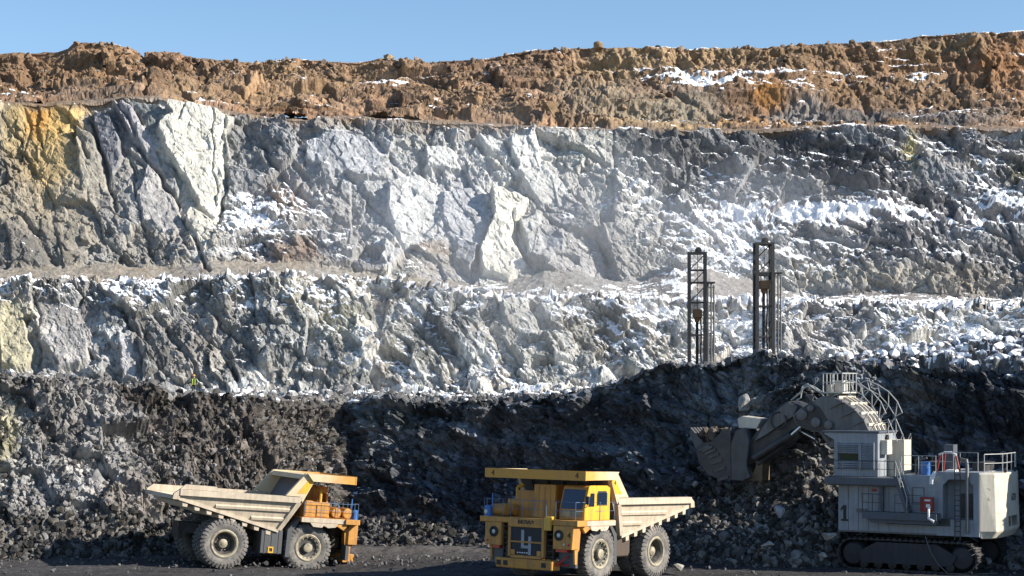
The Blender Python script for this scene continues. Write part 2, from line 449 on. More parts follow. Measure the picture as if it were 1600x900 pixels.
RIM2 = [(-330, 445), (0, 442), (100, 440), (180, 441), (300, 440), (380, 436), (450, 430), (520, 436), (600, 440), (650, 450), (700, 456), (800, 466), (900, 468), (1000, 470), (1100, 470), (1200, 474), (1400, 479), (1600, 481), (1930, 484)]
def make_middle_face():
    st = [
        ([(-330, 181), (1930, 181)], ('z', [(-330, 9.0), (1930, 9.0)])),
        ([(-330, 184), (1930, 184)], ('z', [(-330, 11.0), (600, 11.0), (900, 11.5), (1200, 12.5), (1500, 13), (1930, 12)])),
        ([(-330, 191), (400, 192), (800, 193), (1100, 192), (1600, 191), (1930, 191)], ('y', RIM2)),
        ([(-330, 207), (1930, 207)], ('y', [(-330, 447), (0, 446), (400, 440), (600, 442), (800, 466), (1930, 484)])),
    ]
    s = base_sheet(st, [14, 165, 26])
    X, T, V = s.X, s.T, s.V
    face = sstep(0.8, 1.15, V) * sstep(2.03, 1.96, V)
    big = fbm(X / 12, T / 8, 201, 3)
    wx = X + 0.35 * fbm(X / 4, T / 4, 202, 2); wy = T + 0.35 * fbm(X / 4, T / 4, 203, 2)
    b1, h1 = blocks(wx, wy, 4.2, 211, 0.62, 0.26, 0.12, -0.95, 1.6)
    b2, h2 = blocks(wx, wy, 1.9, 212, 0.70, 0.30, 0.10, -0.9, 1.4)
    b3, h3 = blocks(wx, wy, 0.85, 213, 0.72, 0.28, 0.08, -0.9, 1.5)
    fine = fbm(X / 0.6, T / 0.6, 222, 3)
    rough_m = np.clip(0.55 + 0.6 * fbm(X / 10, T / 8, 204, 2), 0.25, 1)
    b4, h4 = blocks(X, T, 0.46, 214, 0.62, 0.20, 0.06, -0.9, 1.9)
    b6, h6 = blocks(X, T, 0.24, 216, 0.6, 0.22, 0.0, -0.8, 1.8)
    d = 0.8 * big + soft(0.42 * b1 + 0.62 * b2, 1) + 0.62 * b3 * (0.4 + 0.6 * rough_m) + 0.8 * b4 * (0.3 + 0.7 * rough_m) + 0.6 * b6 + 0.06 * fine
    d = d * face + (1 - face) * (0.9 * b3 + 0.5 * b2)
    rim = sstep(1.75, 2.0, V) * sstep(2.3, 2.0, V)
    d = d + rim * 0.4 * b3
    c = hue((0.45, 0.44, 0.415), s, h2, 250, 0.42, 0.05)
    c = c * (1 + 0.7 * (r01(h4, 15) - 0.5) + 0.6 * (r01(h6, 16) - 0.5))[..., None]
    c = c * (1 + 0.25 * (r01(h3, 14) - 0.5))[..., None]
    c = paint(c, s, [
        (15, 530, 38, 60, 0, (0.36, 0.32, 0.20), 0.7), (100, 520, 60, 70, 0, (0.24, 0.235, 0.24), 0.6), (240, 540, 60, 60, 30, (0.10, 0.095, 0.09), 0.7),
        (330, 520, 70, 60, 40, (0.13, 0.125, 0.12), 0.6), (110, 460, 90, 22, 0, (0.10, 0.10, 0.10), 0.6), (200, 590, 70, 14, 0, (0.10, 0.09, 0.08), 0.6), (60, 595, 80, 14, 0, (0.09, 0.08, 0.075), 0.7),
        (420, 510, 60, 60, 40, (0.16, 0.165, 0.165), 0.6), (470, 470, 40, 30, 0, (0.36, 0.34, 0.28), 0.6), (545, 505, 30, 30, 0, (0.40, 0.37, 0.25), 0.5), (640, 545, 40, 25, 0, (0.38, 0.35, 0.26), 0.45),
        (690, 520, 40, 60, 40, (0.15, 0.155, 0.16), 0.6), (810, 520, 45, 45, 0, (0.42, 0.41, 0.38), 0.7), (920, 520, 60, 40, 0, (0.25, 0.23, 0.19), 0.6), (1000, 520, 50, 40, 0, (0.27, 0.25, 0.22), 0.5),
        (1300, 500, 90, 40, 0, (0.21, 0.205, 0.21), 0.7), (1240, 535, 60, 20, 0, (0.30, 0.29, 0.28), 0.6), (560, 590, 80, 20, 0, (0.24, 0.23, 0.21), 0.5), (1450, 500, 60, 30, 0, (0.32, 0.31, 0.28), 0.5),
        (205, 560, 14, 40, -20, (0.40, 0.39, 0.38), 0.6), (850, 600, 80, 16, 0, (0.33, 0.31, 0.28), 0.5)], 260)
    d, c = slabs(d, 0.08 * fine + 0.22 * b3 + 0.3 * b4 + 0.10 * b2, s, [
        ([(782, 478), (832, 468), (852, 520), (820, 528), (790, 512)], 1.6, -0.35, 0.05, (0.44, 0.43, 0.40)),
        ([(842, 480), (870, 478), (884, 498), (862, 512)], 1.2, -0.3, 0.1, (0.40, 0.40, 0.38)),
        ([(822, 545), (850, 530), (858, 548), (830, 566)], 1.0, -0.3, 0.1, (0.44, 0.42, 0.37)),
        ([(868, 530), (890, 520), (896, 540), (876, 556)], 1.0, -0.35, 0.1, (0.42, 0.41, 0.38)),
        ([(60, 470), (120, 480), (140, 560), (90, 575), (62, 530)], 0.6, -0.15, 0.0, None),
        ([(0, 475), (35, 480), (50, 545), (40, 575), (0, 570)], 0.9, -0.25, 0.1, (0.36, 0.33, 0.23)),
        ([(186, 520), (205, 530), (212, 590), (190, 588)], 0.6, -0.3, 0.1, (0.40, 0.39, 0.39)),
        ([(360, 560), (430, 575), (425, 610), (380, 612)], 0.3, -0.1, 0.2, None),
    ], c, 190 / FPX)
    d = cleft(d, s, [([(190, 480), (215, 530), (225, 590)], 7, 1.2), ([(240, 490), (280, 540), (320, 600)], 7, 1.1), ([(330, 480), (380, 540), (420, 590)], 8, 1.3), ([(280, 470), (330, 530), (370, 590)], 5, 0.9),
                     ([(620, 480), (670, 530), (710, 580)], 6, 1.1), ([(690, 490), (730, 540)], 6, 1.1), ([(830, 480), (850, 520), (880, 555)], 6, 1.4), ([(770, 520), (790, 560)], 6, 1.0), ([(60, 470), (62, 540), (55, 580)], 4, 0.8),
                     ([(1080, 490), (1120, 560)], 6, 0.9), ([(930, 490), (960, 560)], 5, 0.7), ([(510, 500), (560, 560), (590, 600)], 6, 0.9)])
    tl = sstep(2.0, 2.05, V)
    c = mix(c, hue((0.22, 0.19, 0.16), s, h3, 255, 0.3), (tl * 0.9).astype(np.float32))
    sn = -0.26 + amount(s, [(1250, 510, 380, 60, 0, 0.12), (230, 466, 75, 26, 0, 0.62), (40, 455, 60, 14, 0, 0.42), (380, 458, 90, 26, 0, 0.48), (520, 470, 80, 28, 0, 0.36), (700, 480, 90, 25, 0, 0.30), (870, 475, 120, 16, 0, 0.30), (980, 540, 50, 25, 0, 0.45),
                            (1040, 500, 60, 30, 0, 0.35), (1150, 510, 60, 50, 0, 0.4), (1420, 530, 60, 50, 30, 0.45), (1500, 500, 100, 30, 0, 0.4), (1570, 530, 60, 50, 0, 0.35), (1250, 490, 60, 12, 0, 0.3),
                            (1000, 478, 140, 8, 0, 0.30), (760, 590, 60, 10, 0, 0.15), (250, 530, 150, 60, 0, -0.3), (100, 560, 110, 60, 0, -0.3), (1310, 520, 60, 30, 0, -0.2)], 270)
    o = finish_sheet('middle_bench', s, d.astype(np.float32), c, sn, 2)
    tag(o, kind='structure')
make_middle_face()

TOP3 = [(-330, 165), (0, 160), (60, 163), (130, 160), (200, 150), (240, 150), (300, 165), (350, 174), (420, 186), (480, 188), (520, 182), (600, 186), (700, 190), (800, 195), (900, 200), (960, 203), (1100, 203), (1250, 200), (1400, 198), (1600, 200), (1930, 200)]
def make_upper_face():
    st = [
        ([(-330, 197), (1930, 197)], ('y', [(-330, 462), (0, 462), (400, 455), (600, 462), (800, 486), (1930, 498)])),
        ([(-330, 207), (200, 207), (400, 206), (800, 207), (1600, 207), (1930, 207)], ('y', [(-330, 412), (0, 420), (100, 416), (180, 410), (260, 420), (330, 405), (390, 412), (450, 408), (520, 418), (600, 428), (700, 440), (760, 446), (800, 438), (850, 418), (930, 430), (1000, 442), (1060, 420), (1110, 415), (1180, 440), (1250, 462), (1400, 458), (1500, 466), (1600, 462), (1930, 466)])),
        ([(-330, 213), (1930, 213)], ('y', [(-330, 325), (400, 330), (1000, 345), (1930, 345)])),
        ([(-330, 214.5), (1000, 214.5), (1100, 216), (1930, 216)], ('y', [(-330, 300), (400, 305), (1000, 325), (1100, 312), (1930, 312)])),
        ([(-330, 222), (1930, 222)], ('y', TOP3)),
        ([(-330, 246), (1930, 246)], ('y', dplus(TOP3, -5))),
    ]
    s = base_sheet(st, [40, 84, 18, 84, 14])
    X, T, V = s.X, s.T, s.V
    face = sstep(0.9, 1.1, V) * sstep(4.04, 3.95, V)
    big = fbm(X / 15, T / 11, 301, 3)
    wx = X + 0.4 * fbm(X / 5, T / 5, 302, 2); wy = T + 0.4 * fbm(X / 5, T / 5, 303, 2)
    rgt = sstep(930, 1080, s.PX + 40 * fbm(X / 8, T / 8, 299, 2))
    b1, h1 = blocks(wx, wy, 6.0, 311, 0.50, 0.20, 0.06, -1.0, 1.6)
    b2, h2 = blocks(wx, wy, 2.6, 312, 0.60, 0.26, 0.08, -0.95, 1.5)
    b3, h3 = blocks(wx, wy, 1.0, 313, 0.62, 0.24, 0.08, -0.9, 1.7)
    b5, h5 = blocks(wx, wy, 2.4, 315, 0.50, 0.30, 0.10, -0.35, 2.2, 0.0, 0.15)
    fine = fbm(X / 0.7, T / 0.7, 322, 3)
    rough_m = np.clip(0.5 + 0.9 * fbm(X / 9, T / 7, 304, 2), 0.12, 1)
    strata = fbm((X + 0.4 * T) / 12, (T + 0.33 * X) / 1.7, 331, 3)
    b4, h4 = blocks(X, T, 0.5, 316, 0.58, 0.18, 0.06, -0.85, 2.0)
    b6, h6 = blocks(X, T, 0.28, 317, 0.6, 0.20, 0.0, -0.6, 2.0)
    dl = 0.8 * big + soft(0.36 * b1 + 0.48 * b2 * (0.5 + 0.5 * rough_m), 1) + 0.7 * b3 * (0.35 + 0.65 * rough_m) + 0.75 * b4 * (0.2 + 0.8 * rough_m) + 0.5 * b6 * (0.3 + 0.7 * rough_m) + 0.05 * fine
    dr = 0.9 * big + soft(0.3 * b1 + 0.55 * b5, 1) + 0.62 * b3 + 0.5 * strata + 0.75 * b4 * (0.3 + 0.7 * rough_m) + 0.55 * b6 + 0.05 * fine
    d = (dl * (1 - rgt) + dr * rgt)
    d = d * face + (1 - face) * (0.25 * b3 * sstep(0.9, 0.4, V) * 0.5 + 0.4 * big + 0.12 * fine)
    c = hue((0.30, 0.30, 0.30), s, h2, 350, 0.32, 0.05)
    c = c * (1 + 0.45 * (r01(h3, 14) - 0.5) + 0.55 * (r01(h4, 15) - 0.5) + 0.5 * (r01(h6, 16) - 0.5))[..., None]
    c = mix(c, hue((0.25, 0.25, 0.255), s, h5, 351, 0.45, 0.05), rgt.astype(np.float32))
    yel = (0.46, 0.30, 0.10)
    c = paint(c, s, [
        (70, 310, 130, 120, 0, (0.27, 0.235, 0.18), 0.85), (40, 390, 60, 40, 0, (0.10, 0.098, 0.098), 0.7), (20, 250, 30, 40, 0, (0.12, 0.115, 0.12), 0.7),
        (75, 190, 55, 34, 20, yel, 0.85), (80, 245, 40, 50, 40, (0.42, 0.30, 0.13), 0.7), (120, 175, 14, 14, 0, (0.55, 0.38, 0.16), 0.8), (58, 183, 20, 22, 0, (0.42, 0.20, 0.05), 0.7), (15, 200, 20, 40, 0, (0.36, 0.28, 0.14), 0.6),
        (170, 220, 28, 60, 25, (0.17, 0.17, 0.185), 0.8), (185, 300, 30, 70, 15, (0.19, 0.185, 0.185), 0.6), (130, 300, 30, 60, 0, (0.26, 0.24, 0.20), 0.5),
        (250, 310, 40, 50, 30, (0.30, 0.29, 0.285), 0.7), (290, 370, 40, 30, 0, (0.21, 0.20, 0.20), 0.6), (230, 400, 60, 20, 0, (0.19, 0.18, 0.16), 0.7),
        (300, 240, 60, 90, 30, (0.52, 0.51, 0.46), 0.9), (330, 180, 40, 14, 0, (0.46, 0.45, 0.40), 0.8), (320, 350, 30, 40, 0, (0.48, 0.45, 0.38), 0.7),
        (400, 215, 50, 45, 30, (0.17, 0.175, 0.18), 0.8), (430, 290, 60, 50, 0, (0.24, 0.24, 0.245), 0.6), (450, 310, 36, 26, 0, (0.24, 0.15, 0.08), 0.55), (460, 395, 46, 18, 0, (0.17, 0.095, 0.05), 0.7), (430, 365, 60, 25, 0, (0.22, 0.20, 0.18), 0.5),
        (540, 240, 70, 50, 0, (0.33, 0.34, 0.36), 0.8), (550, 380, 50, 45, 0, (0.20, 0.20, 0.20), 0.6), (640, 220, 20, 30, 0, (0.42, 0.40, 0.30), 0.5), (620, 205, 40, 20, 0, (0.19, 0.20, 0.20), 0.6),
        (650, 330, 70, 70, 30, (0.50, 0.50, 0.49), 0.85), (700, 290, 60, 60, 0, (0.42, 0.42, 0.42), 0.6), (735, 340, 40, 60, 0, (0.36, 0.37, 0.39), 0.6), (660, 405, 60, 22, 0, (0.27, 0.25, 0.22), 0.7), (680, 385, 40, 8, 15, (0.30, 0.22, 0.16), 0.5),
        (795, 370, 40, 70, 0, (0.66, 0.63, 0.55), 0.95), (820, 240, 40, 50, 20, (0.56, 0.56, 0.54), 0.85), (870, 270, 60, 60, 0, (0.44, 0.44, 0.42), 0.6), (740, 225, 40, 30, 30, (0.46, 0.46, 0.45), 0.6), (860, 350, 50, 70, 30, (0.26, 0.26, 0.27), 0.6),
        (720, 200, 160, 9, 0, (0.20, 0.16, 0.13), 0.6), (480, 195, 100, 8, 0, (0.26, 0.22, 0.18), 0.5), (930, 230, 40, 30, 0, (0.45, 0.44, 0.38), 0.6),
        (960, 280, 60, 50, 40, (0.36, 0.36, 0.34), 0.6), (1000, 380, 70, 50, 0, (0.36, 0.35, 0.32), 0.6), (930, 400, 60, 40, 0, (0.30, 0.29, 0.28), 0.6),
        (1050, 225, 90, 22, 12, (0.075, 0.077, 0.082), 0.85), (1250, 225, 110, 26, 6, (0.070, 0.072, 0.078), 0.9), (1330, 270, 120, 24, 14, (0.075, 0.077, 0.085), 0.85), (1480, 225, 90, 26, 0, (0.12, 0.12, 0.125), 0.7), (1040, 260, 60, 30, 30, (0.10, 0.10, 0.10), 0.7),
        (1250, 290, 70, 22, 12, (0.24, 0.24, 0.245), 0.8), (1240, 335, 40, 12, 0, (0.17, 0.16, 0.165), 0.8), (1150, 330, 22, 12, 0, (0.16, 0.15, 0.155), 0.8), (1400, 330, 60, 20, 0, (0.19, 0.18, 0.19), 0.7),
        (1450, 390, 120, 40, 12, (0.15, 0.15, 0.155), 0.75), (1300, 370, 70, 30, 20, (0.20, 0.20, 0.205), 0.5), (1560, 300, 50, 50, 0, (0.20, 0.20, 0.20), 0.6), (1425, 235, 10, 25, 0, (0.42, 0.36, 0.16), 0.6), (1595, 270, 20, 16, 0, (0.10, 0.09, 0.05), 0.7),
        (1120, 400, 60, 50, 0, (0.40, 0.39, 0.37), 0.6), (1200, 400, 60, 60, 40, (0.36, 0.36, 0.35), 0.5), (1280, 430, 60, 25, 0, (0.38, 0.36, 0.31), 0.6), (1400, 440, 80, 20, 0, (0.36, 0.33, 0.27), 0.5), (1530, 440, 60, 25, 0, (0.27, 0.24, 0.20), 0.6)], 360)
    d, c = slabs(d, 0.10 * fine + 0.22 * b3 + 0.25 * b4 * (0.3 + rough_m) + 0.12 * b2, s, [
        ([(262, 168), (330, 174), (370, 184), (350, 215), (348, 290), (335, 345), (318, 330), (285, 275), (245, 210)], 2.2, -0.30, 0.10, (0.56, 0.545, 0.48)),
        ([(200, 158), (250, 165), (268, 188), (235, 212)], 1.3, 0.42, 0.10, (0.17, 0.185, 0.18)),
        ([(300, 330), (330, 345), (332, 385), (310, 378), (290, 350)], 1.8, -0.35, 0.2, (0.50, 0.48, 0.42)),
        ([(180, 165), (200, 165), (240, 225), (255, 262), (238, 262), (205, 215)], 2.2, -0.25, 0.15, (0.36, 0.35, 0.37)),
        ([(145, 175), (175, 180), (190, 245), (178, 275), (155, 235)], 1.2, 0.30, 0.10, (0.20, 0.20, 0.22)),
        ([(232, 258), (275, 300), (288, 350), (262, 366), (225, 350), (215, 320)], 1.4, -0.25, 0.10, (0.31, 0.30, 0.30)),
        ([(255, 250), (275, 268), (280, 305), (250, 300)], 0.8, 0.35, 0.10, (0.20, 0.205, 0.21)),
        ([(120, 200), (145, 215), (170, 290), (150, 330), (125, 270)], 1.5, -0.28, 0.1, (0.30, 0.28, 0.235)),
        ([(610, 290), (655, 275), (690, 300), (685, 340), (660, 378), (625, 384), (605, 330)], 0.9, -0.30, 0.12, (0.52, 0.52, 0.51)),
        ([(478, 225), (520, 210), (575, 215), (600, 250), (585, 268), (520, 272), (482, 265)], 1.4, -0.16, 0.10, (0.36, 0.37, 0.39)),
        ([(475, 255), (515, 262), (520, 285), (485, 282)], 1.1, 0.35, 0.1, (0.22, 0.23, 0.24)),
        ([(690, 300), (745, 290), (770, 330), (752, 385), (715, 390), (690, 345)], 0.6, -0.12, 0.05, (0.37, 0.38, 0.40)),
        ([(765, 300), (828, 312), (812, 335), (800, 372), (824, 405), (796, 438), (757, 425), (748, 395), (772, 340)], 2.0, -0.34, 0.16, (0.68, 0.65, 0.57)),
        ([(712, 368), (746, 384), (738, 425), (712, 405)], 1.1, 0.40, 0.05, (0.26, 0.27, 0.29)),
        ([(796, 215), (840, 222), (842, 258), (812, 268), (798, 240)], 1.6, -0.32, 0.15, (0.55, 0.55, 0.53)),
        ([(745, 212), (786, 222), (792, 244), (765, 238)], 1.5, -0.30, 0.1, (0.52, 0.52, 0.50)),
        ([(665, 235), (715, 228), (722, 268), (670, 264)], 1.3, -0.32, 0.12, (0.52, 0.52, 0.51)),
        ([(810, 272), (850, 262), (890, 290), (880, 325), (838, 318)], 1.2, -0.26, 0.1, (0.46, 0.46, 0.44)),
        ([(812, 345), (845, 340), (852, 390), (828, 398)], 1.2, -0.30, 0.15, (0.48, 0.48, 0.46)),
        ([(845, 365), (882, 362), (880, 392), (852, 388)], 0.6, 0.30, 0.1, (0.30, 0.31, 0.33)),
        ([(528, 400), (560, 408), (606, 418), (604, 432), (560, 420)], 1.0, 0.20, 0.15, (0.25, 0.25, 0.26)),
        ([(600, 375), (628, 390), (608, 428), (596, 400)], 1.2, -0.4, 0.1, (0.45, 0.45, 0.45)),
        ([(500, 360), (530, 375), (520, 405), (495, 400)], 0.7, 0.35, 0.1, (0.22, 0.22, 0.23)),
    ], c, 213 / FPX)
    d = cleft(d, s, [([(188, 165), (225, 240), (270, 305), (300, 365), (325, 420)], 5, 1.6), ([(140, 185), (165, 260), (180, 330)], 5, 1.2), ([(112, 190), (135, 250)], 5, 1.0), ([(205, 250), (215, 330), (240, 390)], 4, 1.0),
                     ([(735, 212), (790, 262), (840, 320), (880, 360)], 5, 1.5), ([(790, 225), (808, 262)], 4, 1.3), ([(803, 335), (808, 375), (825, 410)], 4, 1.3), ([(655, 240), (662, 275)], 6, 1.2), ([(560, 290), (600, 340), (640, 395)], 5, 0.9),
                     ([(350, 190), (352, 300), (340, 350)], 5, 1.2), ([(395, 205), (430, 260), (490, 320)], 7, 1.3), ([(330, 172), (335, 250), (338, 320)], 2.5, 0.8), ([(700, 215), (720, 262)], 6, 1.1), ([(900, 300), (940, 370), (960, 430)], 6, 0.9),
                     ([(1180, 255), (1280, 275), (1380, 300), (1440, 310)], 6, 1.3), ([(980, 230), (1040, 270), (1090, 310)], 6, 1.0), ([(1090, 230), (1200, 245), (1300, 262)], 5, 1.0), ([(1290, 370), (1380, 400), (1480, 430)], 6, 1.0),
                     ([(1400, 350), (1500, 375), (1600, 400)], 5, 0.9), ([(20, 330), (60, 365), (85, 410)], 7, 1.0)])
    sand = (sstep(1.1, 0.95, V) * (0.75 + 0.4 * fbm(X / 7, T / 3, 341, 3))).astype(np.float32)
    c = mix(c, hue((0.27, 0.235, 0.19), s, h3, 352, 0.12, 0.03), np.clip(sand, 0, 1) * sstep(1050, 700, s.PX).astype(np.float32))
    c = mix(c, hue((0.22, 0.20, 0.185), s, h3, 353, 0.12, 0.03), np.clip(sand, 0, 1) * sstep(700, 1050, s.PX).astype(np.float32) * 0.9)
    ledge = sstep(1.9, 2.05, V) * sstep(3.1, 2.9, V) * sstep(1030, 1120, s.PX)
    c = mix(c, (0.17, 0.16, 0.165), (ledge * 0.5).astype(np.float32))
    sn = -0.40 + amount(s, [(1250, 300, 380, 130, 0, 0.16), (1480, 400, 160, 60, 0, 0.10), (430, 315, 90, 40, -15, 0.38), (400, 360, 70, 40, 0, 0.42), (380, 325, 30, 20, 0, 0.3), (560, 370, 60, 30, 0, 0.25), (670, 400, 60, 20, 0, 0.25), (1000, 290, 60, 40, 40, 0.38), (1100, 350, 90, 50, 0, 0.42),
                            (1230, 325, 150, 18, 0, 0.42), (1180, 350, 60, 40, 0, 0.25), (1350, 335, 120, 20, 0, 0.35), (1540, 265, 26, 30, 30, 0.6), (1570, 325, 60, 30, 0, 0.6), (1060, 440, 30, 24, -40, 0.5), (1150, 380, 60, 40, 0, 0.35),
                            (1260, 395, 80, 30, 0, 0.30), (1500, 300, 120, 80, 0, 0.20), (1300, 240, 150, 40, 0, 0.16), (1100, 260, 60, 30, 0, 0.25), (860, 450, 100, 14, 0, 0.30), (1000, 462, 160, 12, 0, 0.15), (760, 445, 60, 12, 0, 0.3),
                            (130, 432, 40, 7, 0, 0.9), (1280, 205, 170, 4, 0, 0.1), (100, 300, 150, 120, 0, -0.35), (260, 280, 90, 120, 0, -0.35), (650, 310, 60, 60, 0, -0.2), (790, 370, 50, 70, 0, -0.35),
                            (100, 420, 160, 20, 0, -0.5), (420, 418, 130, 8, 0, -0.25), (580, 435, 70, 8, 0, -0.2), (920, 435, 50, 12, 0, -0.45), (1420, 395, 70, 20, 0, 0.15), (1400, 470, 150, 12, 0, 0.3), (1540, 470, 80, 12, 0, 0.3)], 370)
    sn = sn - 0.22 * sstep(1.05, 0.9, V) - 0.12 * sstep(1.05, 0.9, V) * sstep(850, 600, s.PX) - 0.45 * sstep(4.0, 4.1, V)
    c = mix(c, hue((0.20, 0.145, 0.10), s, h3, 354, 0.3, 0.04), (sstep(3.93, 4.02, V + 0.05 * fbm(X / 2, T / 2, 355, 3)) * 0.9).astype(np.float32))
    o = finish_sheet('upper_bench', s, d.astype(np.float32), c, sn, 3)
    tag(o, kind='structure')
make_upper_face()

SKYL = [(-330, 88), (0, 84), (60, 83), (92, 82), (108, 77), (116, 69), (150, 70), (185, 72), (204, 78), (216, 88), (222, 84), (262, 84), (300, 94), (400, 98), (480, 93), (560, 98), (600, 90), (620, 92), (650, 98), (700, 95), (760, 92), (800, 83), (850, 78), (920, 75),
        (1000, 75), (1100, 77), (1180, 78), (1215, 76), (1235, 70), (1300, 69), (1400, 63), (1440, 56), (1520, 53), (1600, 51), (1930, 44)]
def make_soil_bank():
    st = [
        ([(-330, 225), (1930, 225)], ('y', dplus(TOP3, 14))),
        ([(-330, 231), (1930, 231)], ('y', [(-330, 150), (0, 148), (60, 152), (130, 148), (200, 140), (250, 142), (300, 150), (400, 168), (500, 172), (600, 175), (800, 182), (960, 194), (1100, 190), (1250, 188), (1400, 186), (1600, 188), (1930, 188)])),
        ([(-330, 243.5), (1930, 243.5)], ('y', [(-330, 120), (0, 122), (200, 120), (400, 128), (600, 128), (800, 125), (1000, 114), (1200, 118), (1400, 112), (1600, 112), (1930, 112)])),
        ([(-330, 247), (1930, 247)], ('y', SKYL)),
        ([(-330, 300), (1930, 300)], ('y', dplus(SKYL, 12))),
    ]
    s = base_sheet(st, [16, 60, 50, 20])
    X, T, V = s.X, s.T, s.V
    face = sstep(3.04, 2.95, V)
    big = fbm(X / 13, T / 8, 401, 3)
    wx = X + 1.0 * fbm(X / 3, T / 3, 402, 3); wy = T + 1.0 * fbm(X / 3, T / 3, 403, 3)
    rgt = sstep(880, 1020, s.PX)
    b1, h1 = blocks(wx, wy, 5.0, 411, 0.5, 0.22, 0.08, -0.8, 1.3)
    b2, h2 = blocks(wx, wy, 2.0, 412, 0.55, 0.24, 0.05)
    b3, h3 = blocks(wx, wy, 0.9, 413, 0.6, 0.26)
    gul = fbm((X + 0.35 * T) / 2.4, T / 14, 421, 3, ridged=True)
    fine = fbm(X / 0.8, T / 0.8, 422, 4)
    b4, h4 = blocks(X, T, 0.5, 414, 0.8, 0.3)
    lay = fbm(X / 14, (T + 0.06 * X) / 1.5, 431, 3)
    lump = np.clip(0.25 + 1.3 * fbm(X / 9, T / 5, 432, 2), 0.1, 1)
    d = 1.1 * big + soft((0.5 - 0.4 * rgt) * b1 + 0.75 * b2 * lump, 2) + soft(0.9 * b3 * lump, 1) + 0.65 * b4 * (0.4 + 0.6 * lump) * (1 - 0.45 * rgt) + 0.35 * fine + 0.8 * lay + soft(gul, 2) * (0.15 + 0.6 * rgt * sstep(1.6, 2.2, V))
    d = d * face + (1 - face) * 0.35 * b2
    d = d * (1 - 0.45 * sstep(2.75, 2.98, V))
    c = hue((0.205, 0.132, 0.086), s, h2, 450, 0.42, 0.06) * (1 + 0.45 * lay)[..., None]  # lower layers darkened in the colour to deepen the brown shadows
    c = c * (1 + 0.4 * (r01(h3, 14) - 0.5) + 0.4 * (r01(h4, 15) - 0.5))[..., None]
    c = paint(c, s, [
        (30, 110, 60, 40, 0, (0.16, 0.10, 0.055), 0.6), (150, 110, 70, 40, 0, (0.19, 0.12, 0.065), 0.7), (290, 125, 40, 20, 0, (0.13, 0.085, 0.05), 0.5), (300, 145, 40, 16, 0, (0.32, 0.23, 0.14), 0.5), (420, 130, 60, 30, 0, (0.34, 0.23, 0.13), 0.5),
        (130, 150, 90, 10, 0, (0.17, 0.13, 0.10), 0.7), (560, 110, 90, 30, 0, (0.31, 0.21, 0.12), 0.5), (450, 175, 60, 10, 0, (0.13, 0.075, 0.035), 0.6), (750, 160, 60, 25, 0, (0.25, 0.165, 0.09), 0.5), (700, 180, 120, 12, 0, (0.24, 0.16, 0.10), 0.6),
        (960, 100, 60, 30, 0, (0.33, 0.24, 0.14), 0.6), (1100, 90, 110, 22, 0, (0.33, 0.235, 0.135), 0.6), (950, 165, 90, 30, 15, (0.25, 0.205, 0.15), 0.7), (1090, 165, 50, 25, 20, (0.21, 0.18, 0.14), 0.7), (1040, 180, 60, 20, 0, (0.27, 0.24, 0.18), 0.6),
        (1195, 150, 22, 16, 0, (0.32, 0.15, 0.04), 0.8), (1290, 145, 60, 30, 0, (0.23, 0.145, 0.075), 0.5), (1250, 175, 40, 18, 0, (0.20, 0.20, 0.20), 0.7), (1340, 178, 60, 12, 0, (0.10, 0.10, 0.10), 0.85), (1470, 180, 60, 14, 0, (0.12, 0.115, 0.115), 0.85), (1560, 175, 30, 16, 0, (0.17, 0.15, 0.13), 0.7),
        (1280, 95, 70, 24, 0, (0.23, 0.15, 0.085), 0.5), (1480, 75, 60, 16, 0, (0.30, 0.23, 0.14), 0.5), (1570, 100, 40, 34, 0, (0.24, 0.115, 0.045), 0.65), (1430, 100, 50, 24, 0, (0.21, 0.12, 0.06), 0.6), (1450, 140, 100, 20, 0, (0.22, 0.15, 0.09), 0.5),
        (1250, 193, 170, 5, 0, (0.34, 0.19, 0.07), 0.7), (1000, 196, 90, 5, 0, (0.34, 0.24, 0.13), 0.6), (620, 88, 8, 8, 0, (0.36, 0.28, 0.18), 0.8)], 460)
    d = cleft(d, s, [([(222, 85), (232, 110), (228, 150)], 6, 1.8), ([(245, 120), (290, 135), (320, 130)], 8, 1.2), ([(1000, 130), (1060, 150), (1110, 172)], 6, 1.0), ([(1300, 100), (1330, 130), (1360, 170)], 7, 1.2), ([(1450, 80), (1480, 110), (1500, 150)], 7, 1.2),
                     ([(40, 90), (60, 140)], 10, 1.0), ([(390, 110), (380, 150)], 8, 1.0)])
    d = d + 1.3 * blob(s.PX, s.PY, 160, 110, 50, 30) + 0.9 * blob(s.PX, s.PY, 270, 112, 40, 26) - 0.7 * sstep(1.55, 1.3, V) * sstep(1.0, 1.2, V)
    sn = -0.57 + amount(s, [(30, 148, 40, 12, 0, 0.5), (155, 118, 12, 8, -30, 0.5), (520, 162, 70, 6, 0, 0.45), (610, 132, 30, 8, 0, 0.45), (700, 162, 60, 8, 0, 0.35), (770, 108, 40, 10, -30, 0.5), (830, 165, 30, 10, 0, 0.3), (1050, 122, 70, 12, 10, 0.75), (1120, 122, 60, 10, 0, 0.5),
                            (1180, 130, 70, 16, 0, 0.38), (1250, 150, 30, 30, 0, 0.35), (1310, 118, 50, 14, 0, 0.55), (1410, 95, 40, 22, 0, 0.5), (1450, 120, 30, 20, 0, 0.45), (1600, 90, 40, 20, 0, 0.3), (1540, 150, 60, 20, 0, 0.3), (1440, 165, 30, 20, 0, 0.3), (1000, 95, 200, 14, 0, 0.12),
                            (1080, 76, 60, 3, 0, 0.6), (850, 80, 50, 4, 0, 0.5), (1380, 64, 40, 3, 0, 0.5), (1570, 52, 60, 3, 0, 0.6), (350, 160, 60, 8, 0, 0.3)], 470, 6)
    o = finish_sheet('soil_bank', s, d.astype(np.float32), c, sn, 4, 0.60)
    tag(o, kind='structure')
    return s
S4 = make_soil_bank()
